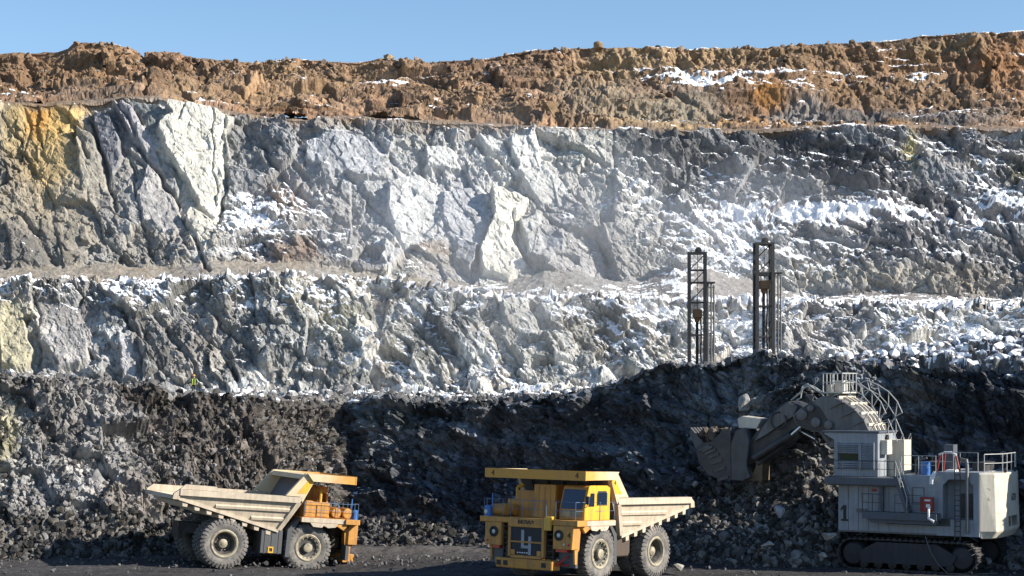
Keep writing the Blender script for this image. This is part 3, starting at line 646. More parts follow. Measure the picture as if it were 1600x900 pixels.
# ------------------------------------------------------------------ mesh builder
class MB:
    def __init__(self):
        self.v = []; self.f = []; self.m = []; self.cur = 0
    def add(self, vs, fs):
        o = len(self.v)
        self.v += [tuple(p) for p in vs]
        self.f += [tuple(i + o for i in f) for f in fs]
        self.m += [self.cur] * len(fs)
        return self
    def box(self, x0, x1, y0, y1, z0, z1):
        vs = [(x, y, z) for z in (z0, z1) for y in (y0, y1) for x in (x0, x1)]
        return self.add(vs, [(0, 2, 3, 1), (4, 5, 7, 6), (0, 1, 5, 4), (2, 6, 7, 3), (0, 4, 6, 2), (1, 3, 7, 5)])
    def hexa(self, lo, hi):
        """eight corners: lo ring of 4 and hi ring of 4"""
        return self.add(list(lo) + list(hi), [(3, 2, 1, 0), (4, 5, 6, 7), (0, 1, 5, 4), (1, 2, 6, 5), (2, 3, 7, 6), (3, 0, 4, 7)])
    def prism(self, pts, a, b, axis='y'):
        """polygon in the plane across the axis, extruded from a to b"""
        n = len(pts)
        def P(p, t):
            return {'y': (p[0], t, p[1]), 'x': (t, p[0], p[1]), 'z': (p[0], p[1], t)}[axis]
        vs = [P(p, a) for p in pts] + [P(p, b) for p in pts]
        fs = [tuple(range(n)), tuple(range(2 * n - 1, n - 1, -1))]
        fs += [(i, i + n, (i + 1) % n + n, (i + 1) % n) for i in range(n)]
        return self.add(vs, fs)
    def plate(self, q, t):
        """four-sided (or more) plate of thickness t along its normal"""
        q = [Vector(p) for p in q]
        n = (q[1] - q[0]).cross(q[2] - q[0]).normalized() * t
        k = len(q); vs = q + [p + n for p in q]
        fs = [tuple(range(k - 1, -1, -1)), tuple(range(k, 2 * k))] + [(i, (i + 1) % k, (i + 1) % k + k, i + k) for i in range(k)]
        return self.add(vs, fs)
    def tube(self, path, r, n=6, close=False, cap=True):
        path = [Vector(p) for p in path]
        rings = []; k = len(path)
        up = None
        for i, p in enumerate(path):
            if close: t = path[(i + 1) % k] - path[i - 1]
            else: t = path[min(i + 1, k - 1)] - path[max(i - 1, 0)]
            t.normalize()
            if up is None:
                up = Vector((0, 0, 1)) if abs(t.z) < 0.9 else Vector((1, 0, 0))
            a = t.cross(up).normalized(); b = a.cross(t).normalized(); up = b
            rr = r[i] if isinstance(r, (list, tuple)) else r
            rings.append([p + (a * math.cos(2 * math.pi * j / n) + b * math.sin(2 * math.pi * j / n)) * rr for j in range(n)])
        vs = [v for ring in rings for v in ring]; fs = []
        for i in range(k if close else k - 1):
            i2 = (i + 1) % k
            for j in range(n):
                fs.append((i * n + j, i * n + (j + 1) % n, i2 * n + (j + 1) % n, i2 * n + j))
        if cap and not close:
            fs.append(tuple(range(n - 1, -1, -1))); fs.append(tuple((k - 1) * n + j for j in range(n)))
        return self.add(vs, fs)
    def bar(self, a, b, w, h=None):
        a = Vector(a); b = Vector(b); t = (b - a).normalized(); h = h or w
        up = Vector((0, 0, 1)) if abs(t.z) < 0.95 else Vector((1, 0, 0))
        s = t.cross(up).normalized() * (w / 2); u = s.normalized().cross(t).normalized() * (h / 2)
        return self.hexa([a - s - u, a + s - u, a + s + u, a - s + u], [b - s - u, b + s - u, b + s + u, b - s + u])
    def lathe(self, prof, c=(0, 0, 0), axis='y', n=40):
        """profile of (radius, along) turned about the axis"""
        vs = []; k = len(prof)
        for j in range(n):
            a = 2 * math.pi * j / n; ca, sa = math.cos(a), math.sin(a)
            for r, t in prof:
                if axis == 'y': p = (r * ca, t, r * sa)
                elif axis == 'x': p = (t, r * ca, r * sa)
                else: p = (r * ca, r * sa, t)
                vs.append((p[0] + c[0], p[1] + c[1], p[2] + c[2]))
        fs = []
        for j in range(n):
            j2 = (j + 1) % n
            for i in range(k - 1):
                fs.append((j * k + i, j * k + i + 1, j2 * k + i + 1, j2 * k + i))
        return self.add(vs, fs)
    def build(self, name, mats, parent=None, smooth=False, bevel=0.0):
        me = bpy.data.meshes.new(name)
        me.from_pydata([tuple(p) for p in self.v], [], self.f)
        mats = mats if isinstance(mats, (list, tuple)) else [mats]
        for m in mats: me.materials.append(m)
        for p, mi in zip(me.polygons, self.m): p.material_index = mi
        bm = bmesh.new(); bm.from_mesh(me)
        bmesh.ops.recalc_face_normals(bm, faces=bm.faces)
        if bevel:
            es = [e for e in bm.edges if len(e.link_faces) == 2 and e.calc_face_angle(0) > 0.6]
            bmesh.ops.bevel(bm, geom=es, offset=bevel, segments=1, affect='EDGES', clamp_overlap=True)
        if smooth:
            for f in bm.faces: f.smooth = True
            for e in bm.edges:
                if len(e.link_faces) == 2 and e.calc_face_angle(0) > 0.7: e.smooth = False
        bm.to_mesh(me); bm.free()
        o = bpy.data.objects.new(name, me); COL.objects.link(o)
        if parent is not None: o.parent = parent
        return o

def empty(name, loc, rz=0.0, rx=0.0, ry=0.0):
    o = bpy.data.objects.new(name, None); COL.objects.link(o)
    o.location = loc; o.rotation_euler = (rx, ry, rz); o.empty_display_size = 0.5
    return o

def copy_tree(o, parent=None):
    c = o.copy(); COL.objects.link(c)
    if parent is not None: c.parent = parent
    for ch in list(o.children): copy_tree(ch, c)
    return c

def text_mesh(name, s, size, mat, parent, loc, rot, depth=0.012, sx=1.0, bold=0.0):
    cu = bpy.data.curves.new(name, 'FONT'); cu.body = s; cu.size = size; cu.extrude = depth; cu.offset = bold
    cu.align_x = 'CENTER'; cu.align_y = 'CENTER'; cu.resolution_u = 3
    t = bpy.data.objects.new('tmp', cu); COL.objects.link(t)
    dg = bpy.context.evaluated_depsgraph_get(); dg.update()
    me = bpy.data.meshes.new_from_object(t.evaluated_get(dg)); me.name = name
    bpy.data.objects.remove(t); bpy.data.curves.remove(cu)
    me.materials.clear(); me.materials.append(mat)
    o = bpy.data.objects.new(name, me); COL.objects.link(o)
    o.parent = parent; o.location = loc; o.rotation_euler = rot; o.scale = (sx, 1, 1)
    return o

# ------------------------------------------------------------------ object materials
def paint_mat(name, base, dirt=(0.16, 0.13, 0.10), amt=0.5, rough=0.55, rust=None, scale=1.2, streak=True, metal=0.0, bump=0.02, low=None):
    """worn paint: dirt film from noise, drips running down, rust spots"""
    m, n, l, b = mat_new(name)
    tc = n.new('ShaderNodeTexCoord')
    n1 = n.new('ShaderNodeTexNoise'); n1.inputs['Scale'].default_value = scale; n1.inputs['Detail'].default_value = 8; n1.inputs['Roughness'].default_value = 0.65
    l.new(tc.outputs['Object'], n1.inputs['Vector'])
    fac = n1.outputs['Fac']
    if streak:
        mp = n.new('ShaderNodeMapping'); mp.inputs['Scale'].default_value = (5, 5, 0.5); l.new(tc.outputs['Object'], mp.inputs['Vector'])
        n2 = n.new('ShaderNodeTexNoise'); n2.inputs['Scale'].default_value = 1.0; n2.inputs['Detail'].default_value = 5; l.new(mp.outputs[0], n2.inputs['Vector'])
        a = n.new('ShaderNodeMath'); a.operation = 'ADD'; l.new(fac, a.inputs[0]); l.new(n2.outputs['Fac'], a.inputs[1])
        h = n.new('ShaderNodeMath'); h.operation = 'MULTIPLY'; h.inputs[1].default_value = 0.5; l.new(a.outputs[0], h.inputs[0]); fac = h.outputs[0]
    r = n.new('ShaderNodeMapRange'); r.inputs['From Min'].default_value = 0.42; r.inputs['From Max'].default_value = 0.66; r.inputs['To Max'].default_value = amt
    l.new(fac, r.inputs['Value'])
    mx = n.new('ShaderNodeMix'); mx.data_type = 'RGBA'; mx.inputs[6].default_value = (*base, 1); mx.inputs[7].default_value = (*dirt, 1)
    l.new(r.outputs[0], mx.inputs['Factor']); out = mx.outputs[2]
    if rust:
        n3 = n.new('ShaderNodeTexNoise'); n3.inputs['Scale'].default_value = 2.3; n3.inputs['Detail'].default_value = 10; n3.inputs['Roughness'].default_value = 0.75
        l.new(tc.outputs['Object'], n3.inputs['Vector'])
        r3 = n.new('ShaderNodeMapRange'); r3.inputs['From Min'].default_value = 0.60; r3.inputs['From Max'].default_value = 0.68; r3.inputs['To Max'].default_value = 0.8
        l.new(n3.outputs['Fac'], r3.inputs['Value'])
        m3 = n.new('ShaderNodeMix'); m3.data_type = 'RGBA'; m3.inputs[7].default_value = (*rust, 1); l.new(out, m3.inputs[6]); l.new(r3.outputs[0], m3.inputs['Factor']); out = m3.outputs[2]
    l.new(out, b.inputs['Base Color'])
    b.inputs['Roughness'].default_value = rough; b.inputs['Metallic'].default_value = metal
    if bump:
        bp = n.new('ShaderNodeBump'); bp.inputs['Strength'].default_value = 0.5; bp.inputs['Distance'].default_value = bump
        l.new(n1.outputs['Fac'], bp.inputs['Height']); l.new(bp.outputs[0], b.inputs['Normal'])
    return m

def plain(name, base, rough=0.5, metal=0.0):
    m, n, l, b = mat_new(name)
    tc = n.new('ShaderNodeTexCoord'); n1 = n.new('ShaderNodeTexNoise'); n1.inputs['Scale'].default_value = 4; n1.inputs['Detail'].default_value = 6
    l.new(tc.outputs['Object'], n1.inputs['Vector'])
    r = n.new('ShaderNodeMapRange'); r.inputs['To Min'].default_value = 0.7; r.inputs['To Max'].default_value = 1.3; l.new(n1.outputs['Fac'], r.inputs['Value'])
    mx = n.new('ShaderNodeMix'); mx.data_type = 'RGBA'; mx.blend_type = 'MULTIPLY'; mx.inputs['Factor'].default_value = 1; mx.inputs[6].default_value = (*base, 1); l.new(r.outputs[0], mx.inputs[7])
    l.new(mx.outputs[2], b.inputs['Base Color']); b.inputs['Roughness'].default_value = rough; b.inputs['Metallic'].default_value = metal
    return m

def worn_body_mat():
    """pale scuffed steel tray: dust, rust runs, patches of the old paint towards the front (its own x axis)"""
    m = paint_mat('tray_paint', (0.53, 0.45, 0.34), (0.30, 0.24, 0.175), 0.75, 0.7, rust=(0.20, 0.10, 0.05), scale=1.3)
    return m
def canopy_mat():
    m, n, l, b = mat_new('canopy_paint')
    tc = n.new('ShaderNodeTexCoord'); sp = n.new('ShaderNodeSeparateXYZ'); l.new(tc.outputs['Object'], sp.inputs[0])
    n1 = n.new('ShaderNodeTexNoise'); n1.inputs['Scale'].default_value = 1.4; n1.inputs['Detail'].default_value = 8; n1.inputs['Roughness'].default_value = 0.7
    l.new(tc.outputs['Object'], n1.inputs['Vector'])
    ad = n.new('ShaderNodeMath'); ad.operation = 'MULTIPLY_ADD'; ad.inputs[1].default_value = 2.6; l.new(n1.outputs['Fac'], ad.inputs[0]); l.new(sp.outputs['X'], ad.inputs[2])
    r = n.new('ShaderNodeMapRange'); r.inputs['From Min'].default_value = 7.0; r.inputs['From Max'].default_value = 8.9; l.new(ad.outputs[0], r.inputs['Value'])
    mx = n.new('ShaderNodeMix'); mx.data_type = 'RGBA'; mx.inputs[6].default_value = (0.60, 0.48, 0.30, 1); mx.inputs[7].default_value = (0.62, 0.30, 0.05, 1)
    l.new(r.outputs[0], mx.inputs['Factor'])
    d = n.new('ShaderNodeMapRange'); d.inputs['From Min'].default_value = 0.5; d.inputs['From Max'].default_value = 0.75; d.inputs['To Max'].default_value = 0.5; l.new(n1.outputs['Fac'], d.inputs['Value'])
    m2 = n.new('ShaderNodeMix'); m2.data_type = 'RGBA'; m2.inputs[7].default_value = (0.25, 0.20, 0.14, 1); l.new(mx.outputs[2], m2.inputs[6]); l.new(d.outputs[0], m2.inputs['Factor'])
    l.new(m2.outputs[2], b.inputs['Base Color']); b.inputs['Roughness'].default_value = 0.65
    return m

M = {}
M['tray'] = worn_body_mat()
M['canopy'] = canopy_mat()
M['orange'] = paint_mat('orange_paint', (0.58, 0.27, 0.05), (0.20, 0.12, 0.06), 0.7, 0.55, scale=1.6)
M['yellow'] = paint_mat('yellow_paint', (0.76, 0.43, 0.03), (0.36, 0.22, 0.08), 0.7, 0.45, scale=1.4)  # on the cab door it stands for the orange paint in sun
M['black'] = paint_mat('black_steel', (0.012, 0.012, 0.013), (0.05, 0.045, 0.04), 0.8, 0.6, streak=False)
M['chassis'] = paint_mat('chassis_steel', (0.022, 0.020, 0.019), (0.075, 0.062, 0.05), 0.8, 0.7, streak=False)
M['tank'] = paint_mat('tank_steel', (0.075, 0.080, 0.088), (0.10, 0.09, 0.08), 0.6, 0.5)
M['wallshade'] = paint_mat('shaded_wall_steel', (0.085, 0.090, 0.105), (0.15, 0.13, 0.11), 0.5, 0.5)  # shade inside the tray's front wall is painted into this steel
M['rubber'] = paint_mat('tyre_rubber', (0.11, 0.105, 0.10), (0.26, 0.235, 0.205), 0.85, 0.9, streak=False, scale=2.0, bump=0.03)
M['rim'] = paint_mat('rim_paint', (0.36, 0.315, 0.22), (0.12, 0.105, 0.09), 0.9, 0.6, streak=False, scale=3)
M['hubdark'] = paint_mat('hub_steel', (0.045, 0.045, 0.045), (0.14, 0.12, 0.10), 0.7, 0.6, streak=False, scale=3)
M['blue'] = plain('blue_paint', (0.05, 0.16, 0.42), 0.45)
M['railblue'] = plain('rail_paint', (0.09, 0.15, 0.25), 0.5)
M['white'] = plain('white_paint', (0.70, 0.70, 0.68), 0.5)
M['red'] = plain('red_paint', (0.25, 0.025, 0.02), 0.5)
M['grille'] = plain('grille_mesh', (0.016, 0.019, 0.026), 0.6)
M['letter'] = plain('dark_lettering', (0.02, 0.018, 0.016), 0.6)
M['numgrey'] = plain('number_paint', (0.30, 0.32, 0.35), 0.6)
g, gn, gl, gb = mat_new('cab_glass')
gtc = gn.new('ShaderNodeTexCoord'); gnz = gn.new('ShaderNodeTexNoise'); gnz.inputs['Scale'].default_value = 1.5; gl.new(gtc.outputs['Object'], gnz.inputs['Vector'])
gmr = gn.new('ShaderNodeMapRange'); gmr.inputs['To Min'].default_value = 0.04; gmr.inputs['To Max'].default_value = 0.2; gl.new(gnz.outputs['Fac'], gmr.inputs['Value']); gl.new(gmr.outputs[0], gb.inputs['Roughness'])
gb.inputs['Base Color'].default_value = (0.012, 0.022, 0.045, 1); gb.inputs['Specular IOR Level'].default_value = 0.9
M['glass'] = g
M['lamp'] = plain('lamp_glass', (0.55, 0.55, 0.52), 0.15)
M['lampred'] = plain('lamp_red', (0.5, 0.03, 0.02), 0.2)

# ------------------------------------------------------------------ mining truck
def tyre_mesh():
    b = MB(); Rr, w = 1.50, 0.46
    prof = [(0.80, -w * 0.72), (0.86, -w * 0.80), (1.05, -w * 0.98), (1.22, -w), (1.36, -w * 0.93), (1.44, -w * 0.80), (1.455, -w * 0.4), (1.46, 0), (1.455, w * 0.4), (1.44, w * 0.80), (1.36, w * 0.93), (1.22, w), (1.05, w * 0.98), (0.86, w * 0.80), (0.80, w * 0.72)]
    b.lathe(prof, n=56)
    K = 36
    for k in range(K):
        for sgn in (-1, 1):
            a0 = 2 * math.pi * (k + (0.25 if sgn > 0 else 0)) / K
            da = 2 * math.pi / K * 0.27; sk = 2 * math.pi / K * 0.45
            lo, hi = [], []
            for (t, rin, rout, off) in ((0.02, 1.44, 1.53, sk), (w * 0.82, 1.40, 1.535, 0.0), (w * 0.985, 1.22, 1.40, -0.1 * sk)):
                pass
            def P(r, t, a): return (r * math.cos(a), sgn * t, r * math.sin(a))
            # tread bar from the middle to the shoulder, then down the shoulder
            A = a0 + sk
            b.hexa([P(1.43, 0.02, A - da), P(1.43, 0.02, A + da), P(1.40, w * 0.84, a0 + da), P(1.40, w * 0.84, a0 - da)],
                   [P(1.53, 0.02, A - da), P(1.53, 0.02, A + da), P(1.525, w * 0.84, a0 + da), P(1.525, w * 0.84, a0 - da)])
            b.hexa([P(1.40, w * 0.84, a0 - da), P(1.40, w * 0.84, a0 + da), P(1.20, w * 0.98, a0 + da), P(1.20, w * 0.98, a0 - da)],
                   [P(1.525, w * 0.84, a0 - da), P(1.525, w * 0.84, a0 + da), P(1.26, w * 1.07, a0 + da * 0.8), P(1.26, w * 1.07, a0 - da * 0.8)])
    return b

def rim_front(sgn):
    b = MB(); s = sgn
    b.lathe([(0.82, s * 0.33), (0.86, s * 0.40), (0.80, s * 0.43), (0.70, s * 0.40), (0.66, s * 0.30), (0.60, s * 0.24)], n=36)
    b.cur = 1
    b.lathe([(0.60, s * 0.24), (0.34, s * 0.20), (0.30, s * 0.34)], n=36)
    b.cur = 0
    b.lathe([(0.30, s * 0.30), (0.28, s * 0.44), (0.20, s * 0.47), (0.001, s * 0.47)], n=24)
    for k in range(14):
        a = 2 * math.pi * k / 14
        x, z = 0.64 * math.cos(a), 0.64 * math.sin(a)
        b.lathe([(0.045, s * 0.28), (0.045, s * 0.37), (0.001, s * 0.37)], c=(x, 0, z), n=6)
    return b

def rim_rear(sgn):
    b = MB(); s = sgn
    b.lathe([(0.82, s * 0.33), (0.88, s * 0.41), (0.82, s * 0.44), (0.74, s * 0.42), (0.70, s * 0.34), (0.68, s * 0.26)], n=36)
    b.cur = 1
    b.lathe([(0.68, s * 0.26), (0.56, s * 0.10), (0.54, s * -0.10), (0.30, s * -0.12)], n=36)
    b.cur = 0
    b.lathe([(0.30, s * -0.14), (0.27, s * 0.16), (0.18, s * 0.20), (0.10, s * 0.24), (0.001, s * 0.24)], n=24)
    for k in range(12):
        a = 2 * math.pi * k / 12
        b.lathe([(0.03, s * -0.11), (0.03, s * -0.02), (0.001, s * -0.02)], c=(0.42 * math.cos(a), 0, 0.42 * math.sin(a)), n=6)
    return b

def handrail(pts, posts, h, name, mat, parent, r=0.016, mid=True):
    """top and middle rail over a polyline with standing posts"""
    b = MB()
    P = [Vector(p) for p in pts]
    b.tube([p + Vector((0, 0, h)) for p in P], r)
    if mid: b.tube([p + Vector((0, 0, h * 0.52)) for p in P], r * 0.8)
    for i in range(len(P) - 1):
        n = max(1, int((P[i + 1] - P[i]).length / posts))
        for k in range(n + (1 if i == len(P) - 2 else 0)):
            q = P[i].lerp(P[i + 1], k / n)
            b.tube([q, q + Vector((0, 0, h))], r * 1.05)
    return b.build(name, mat, parent)

def make_truck(numbers):
    t = empty('dump_truck', (0, 0, 0))
    ZD = 3.45                                    # deck level
    # --- chassis
    b = MB()
    for y in (-0.75, 0.75):
        b.prism([(-2.2, 2.0), (-2.2, 2.6), (1.5, 2.5), (8.2, 2.2), (8.2, 1.5), (3.5, 1.4), (1.2, 1.7)], y - 0.16, y + 0.16)
    b.box(-2.3, -2.0, -0.7, 0.7, 1.6, 2.6); b.box(2.6, 3.2, -0.9, 0.9, 1.3, 2.1); b.box(6.6, 8.2, -0.59, 0.59, 1.1, 2.1)
    b.lathe([(0.001, -1.2), (0.62, -1.1), (0.75, -0.5), (0.75, 0.5), (0.62, 1.1), (0.001, 1.2)], c=(0, 0, 1.5), n=20)
    b.lathe([(0.42, -2.4), (0.42, 2.4)], c=(0, 0, 1.5), n=16)
    b.box(5.05, 5.55, -2.1, 2.1, 1.25, 1.75)
    b.box(4.2, 7.6, -1.3, 1.3, 1.9, 3.2)         # engine block in the shade of the deck
    b.build('chassis', M['chassis'], t)
    for y in (-1.25, 1.25):
        b = MB(); b.tube([(2.7, y, 1.7), (2.2, y * 1.25, 3.0)], 0.2, 10); b.tube([(2.2, y * 1.25, 3.0), (1.9, y * 1.4, 3.4)], 0.13, 10)
        b.build('hoist_cylinder', M['chassis'], t)
    # --- wheels
    ty = tyre_mesh().build('wheel', M['rubber'], t, smooth=True)
    first = True
    for x, y, kind in ((5.45, 2.42, 'f'), (5.45, -2.42, 'f'), (0, 2.55, 'r'), (0, -2.55, 'r'), (0, 1.52, 'i'), (0, -1.52, 'i')):
        if first: w = ty; first = False
        else:
            w = bpy.data.objects.new('wheel', ty.data); COL.objects.link(w); w.parent = t
        w.location = (x, y, 1.53); w.rotation_euler = (0, 0.3 * x + y, 0)
        s = 1 if y > 0 else -1
        if kind == 'f': rim_front(s).build('rim', [M['rim'], M['hubdark']], w, smooth=True)
        if kind == 'r': rim_rear(s).build('rim', [M['rim'], M['hubdark']], w, smooth=True)
    # --- tanks
    b = MB(); b.prism([(2.35, 1.05), (2.35, 2.55), (3.75, 2.55), (3.75, 1.05)], -2.75, -1.2)
    for x in (2.6, 3.05, 3.5): b.box(x - 0.03, x + 0.03, -2.78, -2.6, 1.0, 2.58)
    tk = b.build('fuel_tank', M['tank'], t, bevel=0.06)
    b = MB(); b.box(2.85, 3.2, -2.80, -2.76, 1.1, 1.18); b.box(2.85, 3.2, -2.80, -2.76, 1.4, 1.48); b.box(2.85, 2.92, -2.80, -2.76, 1.18, 1.4); b.box(3.13, 3.2, -2.80, -2.76, 1.18, 1.4)
    b.build('latch', M['yellow'], tk)
    b = MB(); b.prism([(2.3, 1.3), (2.3, 2.6), (3.6, 2.6), (3.6, 1.3)], 1.2, 2.6); b.tube([(2.0, 2.2, 1.4), (2.0, 2.2, 2.5)], 0.2, 10)
    b.build('hydraulic_tank', paint_mat('brown_steel', (0.085, 0.060, 0.042), (0.05, 0.04, 0.03), 0.7, 0.6), t, bevel=0.06)
    # --- tray
    b = MB()
    tail_t, tail_b, fr_b, fr_t = (-3.1, 4.86), (-3.15, 4.40), (3.42, 2.55), (4.55, 4.82)
    yT, yB = 3.16, 2.62
    def yy(z): return yB + (yT - yB) * min(1, max(0, (z - 2.55) / 2.3))
    for s in (-1, 1):
        q = [(-3.1, s * yy(4.86), 4.86), (-3.15, s * yy(4.40), 4.40), (3.42, s * yy(2.55), 2.55), (4.62, s * yy(4.82), 4.82)]
        b.plate(q if s > 0 else q[::-1], -0.10)
        def fx(z):   # front edge x at height z
            return 3.42 + (4.62 - 3.42) * (z - 2.55) / 2.27
        def bx(z):   # tail/bottom edge x at height z
            return 3.42 + (-3.15 - 3.42) * (z - 2.55) / 1.85
        # top rail beam
        b.hexa([(-3.12, s * 3.06, 4.50), (4.50, s * 3.06, 4.47), (4.50, s * 3.36, 4.50), (-3.12, s * 3.36, 4.53)],
               [(-3.12, s * 3.06, 4.95), (4.68, s * 3.06, 4.92), (4.68, s * 3.36, 4.90), (-3.12, s * 3.36, 4.93)])
        # two long ribs of wedge section, one below the other
        for z0, z1, pr in ((3.82, 3.98, 0.20), (3.16, 3.32, 0.20)):
            xa, xb = max(bx(z0) + 0.3, -2.2), fx(z0) - 0.02
            ya, yb2 = yy(z0), yy(z1)
            b.hexa([(xa, s * (ya - 0.02), z0 - 0.06), (xb, s * (ya - 0.02), z0 - 0.06), (xb, s * (ya + pr), z0), (xa, s * (ya + pr), z0)],
                   [(xa, s * (yb2 - 0.02), z1 + 0.30), (xb, s * (yb2 - 0.02), z1 + 0.30), (xb, s * (yb2 + pr), z1), (xa, s * (yb2 + pr), z1)])
        # corner post along the front edge
        b.hexa([(3.30, s * 2.60, 2.52), (3.60, s * 2.60, 2.52), (3.60, s * 2.86, 2.52), (3.30, s * 2.86, 2.52)],
               [(4.28, s * 3.06, 4.49), (4.62, s * 3.06, 4.49), (4.62, s * 3.355, 4.49), (4.28, s * 3.355, 4.49)])
        # raised board at the tail
        if s < 0: b.hexa([(-3.1, s * 3.08, 4.955), (-0.7, s * 3.08, 4.955), (-0.7, s * 3.24, 4.955), (-3.1, s * 3.24, 4.955)],
               [(-2.8, s * 3.08, 5.28), (-0.85, s * 3.08, 5.24), (-0.85, s * 3.24, 5.24), (-2.8, s * 3.24, 5.28)])
        # bottom flange running from tail to front corner
        b.hexa([(-3.2, s * 2.70, 4.22), (3.40, s * 2.50, 2.38), (3.40, s * 2.84, 2.38), (-3.2, s * 3.20, 4.22)],
               [(-3.2, s * 2.70, 4.44), (3.44, s * 2.50, 2.56), (3.44, s * 2.84, 2.56), (-3.2, s * 3.20, 4.44)])
    # floor, front wall
    b.plate([(-3.4, -2.98, 4.30), (-3.4, 2.98, 4.30), (3.35, 2.58, 2.50), (3.35, -2.58, 2.50)][::-1], 0.10)
    # floor cross beams: their ends show as teeth under the edge
    for k in range(8):
        f = (k + 0.55) / 8.3; x = -3.15 + f * 6.5; z = 4.22 - f * 1.84
        yw = 3.12 - f * 0.36
        b.hexa([(x - 0.13, -yw, z - 0.30), (x + 0.15, -yw, z - 0.34), (x + 0.15, yw, z - 0.34), (x - 0.13, yw, z - 0.30)],
               [(x - 0.16, -yw, z - 0.01), (x + 0.18, -yw, z - 0.10), (x + 0.18, yw, z - 0.10), (x - 0.16, yw, z - 0.01)])
    # tail lip
    b.hexa([(-3.55, -3.05, 4.24), (-3.2, -3.05, 4.20), (-3.2, 3.05, 4.20), (-3.55, 3.05, 4.24)], [(-3.5, -3.05, 4.52), (-3.2, -3.05, 4.42), (-3.2, 3.05, 4.42), (-3.5, 3.05, 4.52)])
    for s in (-1, 1):
        b.prism([(-3.55, 4.25), (-3.5, 4.62), (-3.12, 4.93), (-3.12, 4.24)], s * 3.04, s * 3.30)
    b.v = [(x, y, 2.55 + (z - 2.55) * 0.90 if z > 2.55 else z) for x, y, z in b.v]
    body = b.build('tray', M['tray'], t)
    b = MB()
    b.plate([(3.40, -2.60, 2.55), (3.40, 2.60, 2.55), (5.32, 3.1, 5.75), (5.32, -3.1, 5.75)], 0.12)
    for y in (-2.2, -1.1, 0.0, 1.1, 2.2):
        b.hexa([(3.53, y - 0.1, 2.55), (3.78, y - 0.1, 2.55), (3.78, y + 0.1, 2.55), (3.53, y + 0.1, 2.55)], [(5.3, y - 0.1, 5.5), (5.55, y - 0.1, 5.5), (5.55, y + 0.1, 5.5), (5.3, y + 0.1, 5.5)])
    b.build('front_wall', M['wallshade'], body)
    # --- canopy over the cab, carried by the tray's front wall
    b = MB()
    for s in (-1, 1):
        b.prism([(3.55, 4.715), (4.75, 6.15), (5.55, 6.15), (4.66, 4.34), (4.5, 4.70)], s * 3.04, s * 3.34)
    b.prism([(4.60, 5.80), (4.75, 6.08), (8.0, 6.10), (8.0, 5.66), (7.9, 5.66), (7.9, 5.94), (5.4, 5.90), (5.4, 5.70)], -3.03, 3.03)
    for s in (-1, 1):
        b.prism([(4.80, 6.155), (7.996, 6.15), (7.996, 5.66), (5.2, 5.70)], s * 3.035, s * 3.52)
    b.box(8.003, 8.06, -3.54, 3.54, 5.64, 6.17)
    can = b.build('canopy', M['canopy'], body)
    for s in (-1, 1):
        b = MB(); b.prism([(4.25, 4.90), (5.02, 5.86), (5.40, 5.86), (4.86, 4.90)], s * 3.342, s * 3.352)
        b.build('paint_patch', M['yellow'], can)
    # --- deck
    b = MB()
    b.box(4.75, 8.55, -3.28, -1.3, ZD - 0.30, ZD); b.box(4.75, 8.55, 1.3, 3.28, ZD - 0.30, ZD); b.box(7.6, 8.56, -3.42, -3.282, ZD - 0.32, ZD + 0.01); b.box(7.6, 8.56, 3.282, 3.42, ZD - 0.32, ZD + 0.01)
    b.box(4.75, 8.30, -1.296, 1.296, ZD - 0.25, ZD - 0.02)
    for s in (-1, 1):
        b.box(5.55, 7.15, s * 3.02, s * 3.26, ZD - 0.50, ZD - 0.303)
        b.prism([(7.15, ZD - 0.303), (7.15, ZD - 0.50), (7.55, ZD - 0.72), (7.9, ZD - 0.303)], s * 3.02, s * 3.25)
    deck = b.build('deck', M['orange'], t, bevel=0.02)
    for s in (-1, 1):
        b = MB(); b.box(4.72, 7.58, s * 3.284, s * 3.30, ZD - 0.30, ZD - 0.02)
        b.build('side_board', M['tray'], deck)
        b = MB(); b.prism([(5.3, ZD - 0.32), (5.5, ZD - 0.56), (6.1, ZD - 0.60), (6.2, ZD - 0.46), (6.5, ZD - 0.60), (7.0, ZD - 0.54), (7.15, ZD - 0.32)], s * 3.262, s * 3.285)
        b.build('fender_plate', M['tray'], deck)
    for s in (-1, 1):
        b = MB(); b.prism([(4.0, 2.6), (4.75, 3.4), (4.9, 3.4), (4.3, 2.5), (4.2, 0.9), (3.95, 0.9)], s * 2.0, s * 2.9)
        b.build('mudguard', M['tank'], t)
    # --- hood and grille
    b = MB()
    b.box(8.3, 8.72, -1.25, 1.25, 2.95, ZD + 0.03)
    b.box(8.3, 8.70, -1.25, -1.08, 1.3, 2.95); b.box(8.3, 8.70, 1.08, 1.25, 1.3, 2.95)
    b.box(8.5, 8.69, -1.08, 1.08, 2.08, 2.18); b.box(8.3, 8.70, -1.08, 1.08, 1.22, 1.38)
    for s in (-1, 1): b.box(8.62, 8.70, s * 0.78, s * 1.07, 1.39, 1.68)
    fr = b.build('grille_frame', M['orange'], t, bevel=0.02)
    b = MB(); b.box(8.30, 8.62, -1.07, 1.07, 1.385, 2.94)
    for k in range(13): b.box(8.622, 8.645, -1.06, 1.06, 1.44 + k * 0.115, 1.475 + k * 0.115)
    b.build('grille', M['grille'], t)
    # --- ladders either side of the grille
    for y in (-1.5, 1.5):
        b = MB()
        for q in (y - 0.24, y + 0.24): b.bar((8.45, q, 0.95), (8.35, q, ZD - 0.02), 0.06, 0.10)
        for k in range(8): b.box(8.32, 8.48, y - 0.24, y + 0.24, 1.05 + k * 0.31, 1.10 + k * 0.31)
        b.build('ladder', M['chassis'], t)
